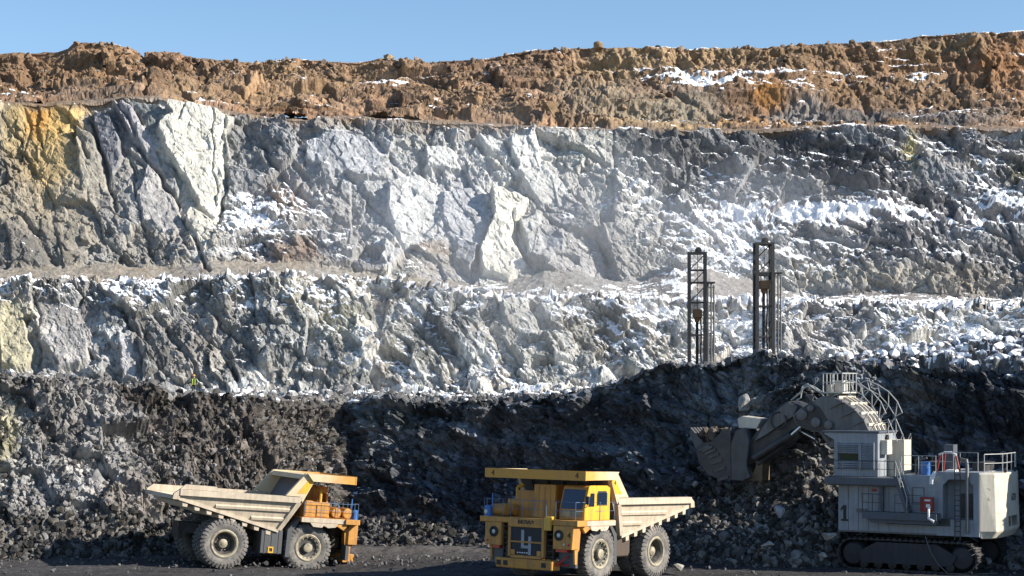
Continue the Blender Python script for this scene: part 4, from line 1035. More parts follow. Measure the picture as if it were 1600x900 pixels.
    # --- headlight housings
    for y0, y1 in ((1.82, 3.22), (-2.98, -1.82)):
        b = MB(); b.prism([(y0, 1.85), (y1 - 0.1 if y1 > 0 else y1, 1.85), (y1, ZD - 0.31), (y0, ZD - 0.31)], 8.0, 8.62, 'x')
        hs = b.build('headlight_housing', M['orange'], t, bevel=0.03)
        yc = y0 + 0.42 if y0 > 0 else y1 - 0.50
        b = MB(); b.lathe([(0.30, 8.60), (0.30, 8.68), (0.24, 8.70), (0.20, 8.64), (0.001, 8.63)], c=(0, yc, 2.62), axis='x', n=20)
        b.cur = 1; b.lathe([(0.12, 8.645), (0.09, 8.66), (0.001, 8.665)], c=(0, yc - 0.02, 2.62), axis='x', n=14)
        b.build('headlight', [M['black'], M['lamp']], hs, smooth=True)
        b = MB(); b.lathe([(0.07, 8.60), (0.07, 8.66), (0.001, 8.67)], c=(0, y1 - 0.3 if y0 > 0 else y0 + 0.2, 2.12), axis='x', n=12)
        b.build('indicator', M['lampred'], hs)
        if y0 > 0:
            b = MB(); b.lathe([(0.06, 8.60), (0.06, 8.66), (0.001, 8.67)], c=(0, y1 - 0.62, 2.12), axis='x', n=12); b.build('indicator', M['lamp'], hs)
        b = MB(); b.box(7.95, 8.15, y0 + 0.1, y1 - 0.15, 0.85, 1.846)
        b.build('mud_flap', M['tank'], t)
        b = MB(); ys = y1 - 0.2 if y0 > 0 else y0 + 0.2
        b.prism([(7.75, 3.14), (8.0, 3.14), (8.0, 1.84), (8.28, 1.84), (8.22, 1.05), (8.05, 1.05), (8.0, 1.7), (7.85, 1.85)], ys - 0.06, ys + 0.06)
        b.build('bracket', M['orange'], t)
    for ya, yb in ((1.95, 2.7), (-2.5, -2.0)):
        b = MB(); b.box(8.2, 8.5, ya, yb, 1.70, 1.845); b.build('marker_light', M['lampred'], t)
    # --- bumper
    b = MB(); b.hexa([(8.1, -2.0, 0.65), (8.1, 2.0, 0.65), (8.85, 1.95, 0.65), (8.85, -1.95, 0.65)], [(8.1, -2.0, 1.2), (8.1, 2.0, 1.2), (8.9, 2.0, 1.2), (8.9, -2.0, 1.2)])
    bp = b.build('bumper', M['orange'], t, bevel=0.04)
    for y in (-1.72, -1.24, 1.42):
        b = MB(); b.box(8.86, 8.895, y - 0.15, y + 0.15, 0.80, 1.06)
        b.build('tow_point', M['black'], bp)
    b = MB(); b.tube([(8.6, 2.0, 0.9), (8.5, 2.4, 1.2), (8.2, 2.6, 1.5)], 0.05); b.build('hose', M['lampred'], t)
    b = MB(); b.tube([(8.5, 2.0, 1.1), (8.3, 2.5, 0.95), (8.0, 2.8, 1.1)], 0.04); b.build('hose', M['lampred'], t)
    # --- cab
    b = MB()
    y0, y1 = 1.55, 3.30
    lo = [(5.35, ZD), (7.75, ZD)]; 
    prof = [(5.35, ZD + 0.004), (7.72, ZD + 0.004), (7.72, 4.05), (7.35, 5.28), (7.2, 5.36), (5.6, 5.36), (5.35, 5.25)]
    b.prism(prof, y0, y1 - 0.10)
    cab = b.build('cab', M['orange'], t, bevel=0.03)
    # door side: frame round an open window, coloured as sunlit cab paint
    b = MB()
    b.prism([(5.35, 3.46), (7.74, 3.46), (7.74, 4.05), (7.36, 5.30), (7.2, 5.38), (5.62, 5.38), (5.33, 5.26), (5.33, 3.46)][:8], y1 - 0.098, y1)
    door = b.build('door', M['yellow'], cab, bevel=0.015)
    b = MB(); b.prism([(5.62, 4.28), (6.62, 4.28), (6.62, 4.9), (6.50, 5.08), (5.75, 5.08), (5.62, 4.95)], y1 + 0.002, y1 + 0.02)
    b.build('door_frame', M['black'], door)
    b = MB(); b.prism([(5.72, 4.36), (6.52, 4.36), (6.52, 4.88), (6.45, 4.99), (5.80, 4.99), (5.72, 4.90)], y1 + 0.022, y1 + 0.03)
    b.build('window', M['glass'], door)
    b = MB(); b.prism([(6.85, 4.22), (7.42, 4.22), (7.22, 4.95), (6.85, 4.95)], y1 + 0.002, y1 + 0.015)
    b.build('window', M['glass'], door)
    # windscreen in its raked plane
    def ws(y, z, off): 
        x = 7.72 + (4.05 - z) * (0.37 / 1.23) if z > 4.05 else 7.72
        return (x + off, y, z)
    b = MB(); b.plate([ws(1.66, 4.06, 0.012), ws(3.10, 4.06, 0.012), ws(3.10, 5.14, 0.012), ws(1.66, 5.14, 0.012)], 0.015)
    b.build('windscreen', M['glass'], cab)
    b = MB(); b.box(7.722, 7.735, 1.66, 3.10, 3.62, 4.0); b.build('lower_window', M['glass'], cab)
    b = MB(); b.tube([(7.6, 3.33, 4.2), (7.85, 3.55, 4.35), (7.85, 3.55, 4.55)], 0.025); b.box(7.80, 7.90, 3.46, 3.66, 4.35, 4.80)
    b.build('mirror', M['black'], cab)
    # --- cabinets, filters and pipes on the deck
    b = MB(); b.box(5.9, 7.3, -0.55, 0.95, ZD, 5.34)
    for y in (-0.2, 0.2, 0.6): b.box(7.302, 7.33, y - 0.02, y + 0.02, ZD + 0.1, 5.2)
    b.build('control_cabinet', M['orange'], t, bevel=0.03)
    b = MB(); b.box(5.0, 6.6, 1.0, 1.5, ZD + 0.002, 5.2); b.build('side_cabinet', M['orange'], t, bevel=0.03)
    b = MB(); b.box(4.95, 6.6, -3.0, -0.75, ZD + 0.002, 4.42); b.box(5.0, 5.5, -3.02, -2.5, ZD + 0.1, 4.48); b.box(5.7, 6.5, -3.03, -2.4, ZD + 0.05, 4.30)
    b.build('engine_box', M['orange'], t, bevel=0.04)
    b = MB(); b.tube([(6.05, -2.7, 4.40), (6.05, -2.7, 5.10)], 0.10, 8); b.tube([(6.05, -2.7, 5.10), (5.95, -2.3, 5.25)], 0.10, 8)
    b.build('exhaust_pipe', M['yellow'], t)
    b = MB(); b.box(6.62, 6.74, -2.2, -0.75, ZD, 4.95); b.build('rear_panel', M['orange'], t)
    for x in (7.05, 7.80):
        b = MB(); b.lathe([(0.001, -3.12), (0.30, -3.10), (0.33, -3.02), (0.33, -2.1), (0.30, -2.02), (0.001, -2.0)], c=(x, 0, ZD + 0.37), n=20)
        b.lathe([(0.345, -2.70), (0.345, -2.64)], c=(x, 0, ZD + 0.37), n=20)
        b.build('air_filter', M['orange'], t, smooth=True)
    b = MB(); b.lathe([(0.001, ZD), (0.20, ZD), (0.20, ZD + 0.55), (0.12, ZD + 0.62), (0.001, ZD + 0.62)], c=(8.33, -3.02, 0), axis='z', n=14)
    b.tube([(8.1, -2.9, ZD), (8.1, -2.9, ZD + 1.3)], 0.04)
    b.build('air_tank', M['blue'], t, smooth=True)
    b = MB(); b.lathe([(0.001, 8.52), (0.13, 8.54), (0.001, 8.58)], c=(0, -3.02, ZD + 0.25), axis='x', n=12); b.build('work_lamp', M['lamp'], t)
    b = MB(); b.box(8.15, 8.55, 1.28, 1.62, ZD + 0.004, ZD + 0.16); b.box(8.56, 8.75, 1.27, 1.7, 2.85, ZD + 0.1); b.build('step_guard', M['yellow'], t)
    # --- handrails
    handrail([(8.45, -1.3, ZD), (8.45, 1.2, ZD)], 0.8, 1.0, 'handrail', M['railblue'], t)
    handrail([(8.2, -3.2, ZD), (8.45, -3.2, ZD), (8.45, -1.85, ZD)], 0.8, 1.0, 'handrail', M['railblue'], t)
    handrail([(8.45, 1.85, ZD), (8.45, 3.2, ZD), (6.3, 3.32, ZD), (4.8, 3.24, ZD)], 0.8, 1.0, 'handrail', M['railblue'], t)
    handrail([(4.85, -3.22, ZD), (8.2, -3.22, ZD)], 0.85, 0.95, 'handrail', M['railblue'], t)
    # --- writing
    rf = (R(90), 0, R(90))
    if numbers:
        text_mesh('number', '4', 0.48, M['letter'], can, (8.065, -2.95, 5.90), rf)
        text_mesh('number', '4', 0.48, M['letter'], can, (8.065, 2.95, 5.90), rf)
        text_mesh('number', '4', 0.36, M['letter'], can, (4.95, 3.357, 5.52), (R(90), 0, R(180)))
        text_mesh('number', '4', 0.48, M['letter'], t, (8.63, 2.92, 2.62), rf)
    text_mesh('lettering', 'БЕЛАЗ', 0.25, M['letter'], fr, (8.725, 0, 3.23), rf, sx=1.35, bold=0.012)
    b = MB(); b.cur = 0
    x0, x1 = 8.648, 8.665
    if numbers:
        b.box(x0, x1, -0.34, -0.14, 1.78, 2.80); b.box(x0, x1, -0.138, 0.16, 1.78, 1.94); b.box(x0, x1, 0.162, 0.36, 1.42, 2.45)
        b.build('large_number', M['numgrey'], t)
    for k in range(6):
        if numbers and k == 5: continue
        b = MB(); b.box(x0, x1 - 0.003, -0.62 + k * 0.16, -0.52 + k * 0.16, 1.50, 1.56); b.build('badge', M['white'], t)
    return t

def truck_at(t, px, D, head, ref_local, z=0.0, roll=0.0):
    """stand the truck so that the point ref_local projects to pixel column px at distance D"""
    rz = math.atan2(head[1], head[0])
    rot = Matrix.Rotation(rz, 3, 'Z')
    w = rot @ Vector(ref_local)
    target = Vector(((px - 800) * D / FPX, CAM_Y + D, 0))
    t.location = (target.x - w.x, target.y - w.y, z)
    t.rotation_euler = (0, roll, rz)

truck4 = make_truck(True)
tag(truck4, 'yellow dump truck with a big grey 4 on its grille, facing the camera', 'dump truck', 'dump trucks in the quarry')
truck_at(truck4, 1023, 104.6, (-math.sin(R(38)), -math.cos(R(38))), (0, 2.9, 0), -0.19, R(-2.5))
truck2 = make_truck(False)
tag(truck2, 'pale dump truck seen from its side and rear, tail towards the left rock face', 'dump truck', 'dump trucks in the quarry')
truck_at(truck2, 347, 109.5, (math.cos(R(26)), math.sin(R(26))), (0, -2.9, 0), -0.17, R(5.0))
# ------------------------------------------------------------------ hydraulic face shovel
PSI = R(31); SC, SS = math.cos(PSI), math.sin(PSI)
SX, SY = 25.05, 3.6
def L(px, py, y):
    """pixel -> the shovel's own (x forward, z up) in its vertical plane at sideways offset y"""
    k = (px - 800) / FPX
    x = (SX - y * SS - k * (SY + 105 - y * SC)) / (SC + k * SS)
    D = SY + x * SS - y * SC + 105
    return (x, CAM_Z + (HOR - py) * D / FPX)
def LL(pts, y): return [L(a, b, y) for a, b in pts]
def L3(px, py, y):
    x, z = L(px, py, y); return (x, y, z)

M['hull'] = paint_mat('pale_grey_paint', (0.28, 0.305, 0.34), (0.13, 0.135, 0.14), 0.6, 0.5, rust=(0.16, 0.10, 0.07), scale=0.8)
M['cream'] = paint_mat('cream_paint', (0.62, 0.57, 0.47), (0.36, 0.31, 0.24), 0.7, 0.55, rust=(0.24, 0.15, 0.08), scale=0.8)
M['slate'] = paint_mat('slate_steel', (0.085, 0.10, 0.125), (0.06, 0.06, 0.06), 0.6, 0.6)
M['boom'] = paint_mat('boom_paint', (0.155, 0.15, 0.148), (0.06, 0.056, 0.053), 0.85, 0.55, rust=(0.12, 0.07, 0.05), scale=0.7)
M['stick'] = paint_mat('stick_steel', (0.028, 0.028, 0.030), (0.08, 0.075, 0.07), 0.7, 0.55, streak=False)
M['bucket'] = paint_mat('bucket_steel', (0.040, 0.038, 0.042), (0.09, 0.08, 0.075), 0.8, 0.55, streak=False)
M['bucketback'] = paint_mat('bucket_back_steel', (0.085, 0.083, 0.088), (0.035, 0.033, 0.032), 0.8, 0.5, scale=1.6)
M['chrome'] = plain('rod_chrome', (0.62, 0.62, 0.62), 0.25, 0.9)
M['steelrail'] = plain('pale_rail', (0.42, 0.42, 0.40), 0.5)
M['darkrail'] = plain('dark_rail', (0.05, 0.055, 0.06), 0.5)
M['track'] = paint_mat('track_steel', (0.018, 0.017, 0.018), (0.055, 0.05, 0.047), 0.7, 0.6, streak=False)
M['trackframe'] = paint_mat('track_frame', (0.035, 0.033, 0.040), (0.02, 0.02, 0.02), 0.8, 0.7)
M['tan'] = plain('tan_steel', (0.13, 0.09, 0.05), 0.6)
M['greenglass'] = plain('green_glass', (0.02, 0.035, 0.02), 0.1)

def add_post(b, p, q, r=0.022): b.tube([p, q], r)

def make_shovel():
    t = empty('face_shovel', (SX, SY, 0), 0)
    t.rotation_euler = (0, 0, math.atan2(SS, -SC))
    NY = 3.0
    G = -0.05
    # --- undercarriage
    for y0, y1 in ((1.95, 3.25), (-3.25, -1.95)):
        x0, x1, h = -4.1, 4.35, 2.0
        b = MB()
        K = 54; path = []
        r = h / 2 - 0.1
        per = 2 * (x1 - x0 - 2 * r) + 2 * math.pi * r
        def pt(s, rad):
            a = x1 - x0 - 2 * r
            if s < a: return (x0 + r + s, G + 0.1 + r - rad, 0, -1)
            s -= a
            if s < math.pi * r:
                th = -math.pi / 2 + s / r; return (x1 - r + rad * math.cos(th), G + 0.1 + r + rad * math.sin(th), math.cos(th), math.sin(th))
            s -= math.pi * r
            if s < a: return (x1 - r - s, G + 0.1 + r + rad, 0, 1)
            s -= a
            th = math.pi / 2 + s / r; return (x0 + r + rad * math.cos(th), G + 0.1 + r + rad * math.sin(th), math.cos(th), math.sin(th))
        for k in range(K):
            sa = per * k / K; sb = per * (k + 0.86) / K
            A = pt(sa, r - 0.06); B = pt(sb, r - 0.06); C2 = pt(sb, r + 0.05); D2 = pt(sa, r + 0.05)
            b.hexa([(A[0], y0, A[1]), (B[0], y0, B[1]), (B[0], y1, B[1]), (A[0], y1, A[1])], [(D2[0], y0, D2[1]), (C2[0], y0, C2[1]), (C2[0], y1, C2[1]), (D2[0], y1, D2[1])])
            sm = per * (k + 0.3) / K; sn = per * (k + 0.5) / K
            A = pt(sm, r + 0.051); B = pt(sn, r + 0.051); C2 = pt(sn, r + 0.13); D2 = pt(sm, r + 0.13)
            b.hexa([(A[0], y0, A[1]), (B[0], y0, B[1]), (B[0], y1, B[1]), (A[0], y1, A[1])], [(D2[0], y0, D2[1]), (C2[0], y0, C2[1]), (C2[0], y1, C2[1]), (D2[0], y1, D2[1])])
        tr = b.build('crawler_track', M['track'], t)
        b = MB(); b.prism([(x0 + 1.5, G + 0.5), (x1 - 1.5, G + 0.5), (x1 - 1.2, G + 1.1), (x1 - 2.4, G + 1.75), (x0 + 2.4, G + 1.75), (x0 + 1.2, G + 1.1)], y0 + 0.1, y1 - 0.02)
        b.build('track_frame', M['trackframe'], tr)
        for xx in (x0 + r, x1 - r):
            b = MB(); b.lathe([(0.001, y0 + 0.25), (0.6, y0 + 0.25), (0.78, y0 + 0.4), (0.78, y1 - 0.4), (0.6, y1 - 0.16), (0.25, y1 - 0.12), (0.001, y1 - 0.08)], c=(xx, 0, G + 0.1 + r), n=24)
            b.build('idler', M['trackframe'], tr, smooth=True)
        for k in range(7):
            b = MB(); xx = x0 + 1.6 + k * (x1 - x0 - 3.2) / 6
            b.lathe([(0.001, y0 + 0.2), (0.25, y0 + 0.22), (0.25, y1 - 0.1), (0.001, y1 - 0.05)], c=(xx, 0, G + 0.42), n=14)
            b.build('roller', M['track'], tr, smooth=True)
    b = MB(); b.prism([(-2.2, 0.7), (2.2, 0.7), (1.6, 1.9), (-1.6, 1.9)], -1.95, 1.95); b.lathe([(0.001, 1.85), (1.9, 1.85), (1.9, 2.42), (0.001, 2.42)], axis='z', n=36)
    b.build('car_body', M['track'], t)
    # --- machine house
    xf, z0 = L(1310, 830, NY); xr, _ = L(1530, 830, NY)
    z1 = L(1350, 757, NY)[1]; z2 = L(1450, 743, NY)[1]; z3 = L(1500, 738, NY)[1]
    xa = L(1405, 750, NY)[0]; xb = L(1464, 750, NY)[0]
    b = MB()
    b.box(xa, xf, -NY, NY, z0, z1); b.box(xb, xa - 0.003, -NY, NY, z0 + 0.002, z2)
    house = b.build('machine_house', M['hull'], t)
    for k in range(1, 6):
        xs_ = xa + (xf - xa) * k / 6
        b = MB(); b.box(xs_ - 0.012, xs_ + 0.012, NY + 0.001, NY + 0.012, z0 + 0.1, z1 - 0.12); b.build('panel_seam', M['slate'], house)
    b = MB(); b.box(xb, xf, NY + 0.001, NY + 0.03, z0, z0 + 0.10); b.build('base_strip', M['boom'], house)
    # rear block with the deep access recess
    xc, zc0 = L(1473, 802, NY); xd, zc1 = L(1521, 750, NY)
    b = MB()
    b.box(xr, xb - 0.003, -NY, NY - 0.9, z0 + 0.004, z3)
    b.box(xc, xb - 0.004, NY - 0.898, NY, z0 + 0.004, z3); b.box(xr, xd, NY - 0.898, NY, z0 + 0.004, z3)
    zl = zc0 - 0.0
    b.box(xd + 0.002, xc - 0.002, NY - 0.898, NY, z0 + 0.004, zl - 0.35)
    pts = [(xc - 0.002, z3), (xc - 0.002, zc1 - 0.35), (xc - 0.35, zc1), (xd + 0.35, zc1), (xd + 0.002, zc1 - 0.35), (xd + 0.002, z3)]
    b.prism(pts, NY - 0.898, NY)
    b.build('engine_house', M['hull'], t)
    b = MB(); b.box(xd + 0.05, xd + 1.0, NY - 0.898, NY - 0.85, zl - 0.3, zl + 1.15)
    b.build('recess_door', M['stick'], t)
    # ladder and pipe in front of the recess
    b = MB()
    xlad = L(1497, 780, NY)[0]
    for q in (xlad - 0.16, xlad + 0.16): b.bar((q, NY + 0.12, z0 - 0.2), (q, NY + 0.12, z3 + 0.9), 0.05)
    for k in range(13): b.bar((xlad - 0.16, NY + 0.12, z0 + k * 0.3), (xlad + 0.16, NY + 0.12, z0 + k * 0.3), 0.05)
    b.build('ladder', M['stick'], t)
    xp = L(1512, 780, NY)[0]
    b = MB(); b.tube([(xp, NY + 0.1, z0 + 0.2), (xp, NY + 0.1, z3 + 0.4), (xp + 0.1, NY - 0.1, z3 + 0.7), (xp + 0.5, NY - 0.3, z3 + 0.75)], 0.10, 10)
    b.build('vertical_pipe', M['boom'], t, smooth=True)
    # --- counterweight
    b = MB()
    zt = z3 - 0.05; zb = z0 - 0.12
    pl = [(xr - 0.004, NY - 0.03), (xr - 0.75, NY - 0.55), (xr - 1.0, 1.2), (xr - 1.0, -1.2), (xr - 0.75, -NY + 0.55), (xr - 0.004, -NY + 0.03)]
    lo = [(x - (0.12 if x < xr - 0.1 else 0), y) for x, y in pl]
    n = len(pl)
    vs = [(x, y, zt) for x, y in pl] + [(x, y, zb + 0.45) for x, y in lo] + [(min(x + 0.30, xr - 0.004), y * 0.94, zb) for x, y in lo]
    fs = [tuple(range(n)), tuple(range(3 * n - 1, 2 * n - 1, -1))]
    for r0 in (0, n):
        fs += [(r0 + i, r0 + n + i, r0 + n + (i + 1) % n, r0 + (i + 1) % n) for i in range(n)]
    b.add(vs, fs)
    cw = b.build('counterweight', M['cream'], t, bevel=0.05)
    b = MB(); zc = (zt + zb) / 2
    for k in range(7): b.box(xr - 1.125, xr - 1.06, -0.9 + k * 0.17, -0.83 + k * 0.17, zb + 0.65, zb + 1.25)
    b.build('vent', M['boom'], cw)
    b = MB(); b.box(xr - 1.12, xr - 1.06, 0.42, 0.8, zb + 0.65, zb + 1.25); b.build('cover_plate', M['tan'], cw)
    # --- walkways along the side
    za, zbk = L(1340, 757, NY + 0.9)[1], L(1340, 746, NY + 0.9)[1]
    xw0 = L(1288, 750, NY + 0.9)[0]; xw1 = L(1402, 750, NY + 0.9)[0]
    b = MB(); b.box(xw1, xw0, -1.2, NY + 0.9, za, zbk); b.box(xw1 + 0.2, xw0 - 0.1, -1.0, NY + 0.6, za - 0.1, za - 0.002)
    wk = b.build('cab_walkway', M['slate'], t)
    zl0, zl1 = L(1400, 812, NY + 0.8)[1], L(1400, 801, NY + 0.8)[1]
    xl0 = L(1347, 806, NY + 0.8)[0]; xl1 = L(1463, 806, NY + 0.8)[0]
    b = MB(); b.box(xl1, xl0, NY + 0.002, NY + 0.8, zl0, zl1); b.prism([(xl0 - 0.2, zl0 - 0.002), (xl0 - 0.5, zl0 - 0.25), (xl1 + 0.1, zl0 - 0.25), (xl1 + 0.1, zl0 - 0.002)], NY + 0.004, NY + 0.6)
    lw = b.build('side_walkway', M['slate'], t)
    handrail([(xl0, NY + 0.76, zl1), (xl0 - 1.25, NY + 0.76, zl1)], 0.62, 1.05, 'handrail', M['darkrail'], lw, 0.025)
    handrail([(xl0 - 2.0, NY + 0.76, zl1), (xl1 + 0.9, NY + 0.76, zl1)], 0.9, 1.05, 'handrail', M['darkrail'], lw, 0.02)
    handrail([(xw0, -1.0, zbk), (xw0, NY + 0.85, zbk), (xw1 + 0.2, NY + 0.85, zbk)], 1.0, 1.0, 'handrail', M['darkrail'], wk, 0.022)
    # stair between the two walkways
    A = L3(1402, 744, NY + 0.45); B = L3(1420, 801, NY + 0.45)
    b = MB()
    for dy in (-0.35, 0.35): b.bar((A[0], A[1] + dy, A[2]), (B[0], B[1] + dy, B[2]), 0.06, 0.22)
    for k in range(9):
        f = (k + 0.5) / 9; b.box(A[0] + (B[0] - A[0]) * f - 0.12, A[0] + (B[0] - A[0]) * f + 0.12, A[1] - 0.32, A[1] + 0.32, A[2] + (B[2] - A[2]) * f - 0.02, A[2] + (B[2] - A[2]) * f + 0.02)
    st = b.build('stair', M['slate'], t)
    b = MB()
    for dy in (-0.36, 0.36): b.tube([(A[0], A[1] + dy, A[2] + 0.9), (B[0], B[1] + dy, B[2] + 0.9)], 0.022); b.tube([(A[0], A[1] + dy, A[2]), (A[0], A[1] + dy, A[2] + 0.9)], 0.022); b.tube([(B[0], B[1] + dy, B[2]), (B[0], B[1] + dy, B[2] + 0.9)], 0.022)
    b.build('stair_rail', M['steelrail'], st)
    # panels and piping on the white side
    b = MB()
    x, z = L(1426, 785, NY); x2, zz2 = L(1444, 762, NY)
    for a, c in (((x, z), (x2, z)), ((x2, z), (x2, zz2)), ((x2, zz2), (x, zz2)), ((x, zz2), (x, z))): b.bar((a[0], NY + 0.02, a[1]), (c[0], NY + 0.02, c[1]), 0.05)
    b.build('access_panel', M['boom'], house)
    b = MB(); x, z = L(1379, 800, NY); _, zz2 = L(1379, 758, NY)
    b.box(x - 0.10, x + 0.10, NY + 0.002, NY + 0.25, z, zz2); b.build('cable_duct', M['slate'], house)
    b = MB(); x, z = L(1340, 800, NY); b.box(x - 0.6, x + 0.05, NY + 0.002, NY + 0.06, z, z + 0.22); b.build('grab_bar', M['boom'], house)
    b = MB(); x, z = L(1420, 820, NY); b.box(x - 2.5, x + 1.4, NY + 0.002, NY + 0.02, z, z + 0.45); b.build('dark_panel', M['stick'], house)
    b = MB(); x, z = L(1366, 768, NY); b.box(x - 0.16, x + 0.16, NY + 0.002, NY + 0.015, z, z + 0.16); b.build('warning_plate', M['red'], house)
    b = MB(); x, z = L(1439, 799, NY + 0.5); x2, zz2 = L(1458, 777, NY + 0.5); b.box(x2, x, NY + 0.3, NY + 0.7, z, zz2)
    rb = b.build('red_box', M['red'], t, bevel=0.02)
    b = MB(); b.box(x2 + 0.12, x2 + 0.36, NY + 0.703, NY + 0.715, z + 0.25, z + 0.45); b.build('box_label', M['white'], rb)
    b = MB(); b.box(x2 + 0.1, x2 + 0.45, NY + 0.703, NY + 0.715, z + 0.62, z + 0.72); b.build('box_label', M['white'], rb)
    b = MB(); x, z = L(1456, 814, NY); _, zz2 = L(1456, 740, NY); b.tube([(x - 0.25, NY + 0.15, zz2 + 0.1), (x - 0.1, NY + 0.35, zz2 - 0.25), (x - 0.1, NY + 0.35, zz2 - 0.6)], 0.13, 10)
    b.build('white_pipe', M['white'], t, smooth=True)
    b = MB(); b.tube([(x - 0.08, NY + 0.5, z + 1.0), (x - 0.08, NY + 0.86, z + 0.7), (x - 0.08, NY + 0.86, z + 0.2), (x - 0.4, NY + 0.86, z + 0.02)], 0.08, 10); b.build('bent_pipe', M['white'], t, smooth=True)
    # --- operator's cab
    zc = zbk + 0.004; zt = L(1340, 676, NY)[1]
    xcf, xcr = L(1303, 720, NY)[0], L(1372, 720, NY)[0]
    b = MB()
    b.prism([(xcf, zc), (xcf, zt - 0.45), (xcf + 0.62, zt - 0.12), (xcf + 0.62, zt), (xcr, zt), (xcr, zc)], -0.2, NY)
    cab = b.build('operator_cab', M['hull'], t, bevel=0.03)
    b = MB(); b.box(xcr - 0.1, xcf + 0.75, -0.3, NY + 0.1, zt + 0.002, zt + 0.10); b.build('cab_roof', M['slate'], cab)
    # louvred window screen
    wx0, wz0 = L(1366, 733, NY); wx1, wz1 = L(1309, 692, NY)
    gx0, gz0 = L(1343, 720, NY); gx1, gz1 = L(1313, 707, NY)
    b = MB(); b.box(gx0, gx1, NY + 0.004, NY + 0.03, gz0, gz1); b.build('window', M['greenglass'], cab)
    b = MB(); b.box(wx0, wx1, NY + 0.002, NY + 0.003, wz0, wz1)
    b.build('screen_back', M['slate'], cab)
    for xs0, xs1 in ((wx0, gx0 - 0.1), (gx0 - 0.02, wx1)):
        b = MB()
        for k in range(13):
            z = wz0 + (wz1 - wz0) * (k + 0.5) / 13
            if xs1 == wx1 and gz0 - 0.03 < z < gz1 + 0.03: continue
            b.hexa([(xs0, NY + 0.01, z), (xs1, NY + 0.01, z), (xs1, NY + 0.12, z - 0.07), (xs0, NY + 0.12, z - 0.07)], [(xs0, NY + 0.01, z + 0.03), (xs1, NY + 0.01, z + 0.03), (xs1, NY + 0.12, z - 0.04), (xs0, NY + 0.12, z - 0.04)])
        for xq in (xs0, xs1): b.box(xq - 0.03, xq + 0.03, NY + 0.004, NY + 0.14, wz0 - 0.05, wz1 + 0.05)
        b.build('louvre', M['hull'], cab)
    # rear of the cab: cooling units
    b = MB(); b.box(xcr - 0.42, xcr - 0.002, 1.7, 2.6, zc + 1.35, zc + 2.2)
    for k in range(5): b.box(xcr - 0.44, xcr - 0.422, 1.75, 2.55, zc + 1.42 + 0.15 * k, zc + 1.50 + 0.15 * k)
    b.build('air_conditioner', M['cream'], cab)
    b = MB(); b.box(xcr - 1.0, xcr - 0.004, -0.1, 1.2, zc, zt - 0.45); b.build('cab_extension', M['cream'], cab)
    b = MB(); b.lathe([(0.001, xcr - 0.02), (0.16, xcr - 0.03), (0.18, xcr - 0.14), (0.001, xcr - 0.16)], c=(0, 1.6, zt - 0.3), axis='x', n=14); b.build('work_lamp', M['black'], cab)
    b = MB(); b.tube([(xcr - 0.3, 2.7, zc), (xcr - 0.3, 2.7, zc + 1.0), (xcr - 1.2, 2.7, zc + 1.0), (xcr - 1.2, 2.7, zc)], 0.03); b.build('gate_rail', M['steelrail'], cab)
    # --- top deck clutter and rails
    zdk = z2
    handrail([(xa - 0.1, NY - 0.1, z2), (xb + 0.1, NY - 0.1, z2)], 0.9, 1.15, 'handrail', M['steelrail'], t, 0.02)
    handrail([(xb - 0.3, NY - 0.1, z3), (xr + 0.1, NY - 0.1, z3)], 0.9, 1.15, 'handrail', M['steelrail'], t, 0.02)
    handrail([(xr - 0.15, NY - 0.5, zt * 0 + z3 - 0.05), (xr - 0.85, 1.2, z3 - 0.05), (xr - 0.85, -1.6, z3 - 0.05), (xr - 0.6, -NY + 0.7, z3 - 0.05)], 0.9, 1.1, 'handrail', M['steelrail'], t, 0.026)
    handrail([(xa - 0.1, -NY + 0.1, z2), (xr + 0.1, -NY + 0.1, z3)], 1.1, 1.15, 'handrail', M['darkrail'], t, 0.02)
    x, z = L(1447, 740, NY - 0.6)
    b = MB(); b.lathe([(0.001, z2), (0.3, z2), (0.31, z2 + 0.3), (0.3, z2 + 0.78), (0.001, z2 + 0.78)], c=(x, NY - 0.6, 0), axis='z', n=16)
    brl = b.build('barrel', M['blue'], None, smooth=True)
    b = MB()
    x0 = L(1482, 720, NY - 0.8)[0]
    for dx, lean in ((0.48, 0.25), (0.2, 0.12), (-0.42, -0.28)):
        b.tube([(x0 + dx + lean * 0.9, NY - 0.8, z3), (x0 + dx, NY - 0.8, z3 + 1.05)], 0.06, 8)
    b.build('red_frame', M['red'], t)
    b = MB(); b.tube([(x0 + 0.55, NY - 0.7, z3 + 0.98), (x0 + 0.2, NY - 0.7, z3 + 1.12), (x0 - 0.2, NY - 0.7, z3 + 1.12), (x0 - 0.5, NY - 0.7, z3 + 0.98)], 0.06, 8); b.box(x0 - 0.5, x0 + 0.1, NY - 1.3, NY - 0.5, z3, z3 + 0.10)
    b.build('pump_cover', M['white'], t)
    b = MB(); b.box(x0 - 0.1, x0 + 0.45, NY - 2.2, NY - 1.4, z3, z3 + 1.55); b.build('tall_housing', M['slate'], t)
    b = MB(); b.box(xb + 0.3, xa - 0.6, -1.6, 1.4, z2, z2 + 0.7); b.box(xr + 0.3, xb - 1.5, -2.0, 1.0, z3, z3 + 0.5); b.build('roof_housing', M['stick'], t)
    for xx, yy in ((xa - 0.6, NY - 1.3), (xa - 1.0, NY - 0.9)):
        b = MB(); b.tube([(xx, yy, z2), (xx, yy, z2 + 0.85), (xx - 0.4, yy, z2 + 1.0)], 0.07, 8); b.build('exhaust_pipe', M['boom'], t)
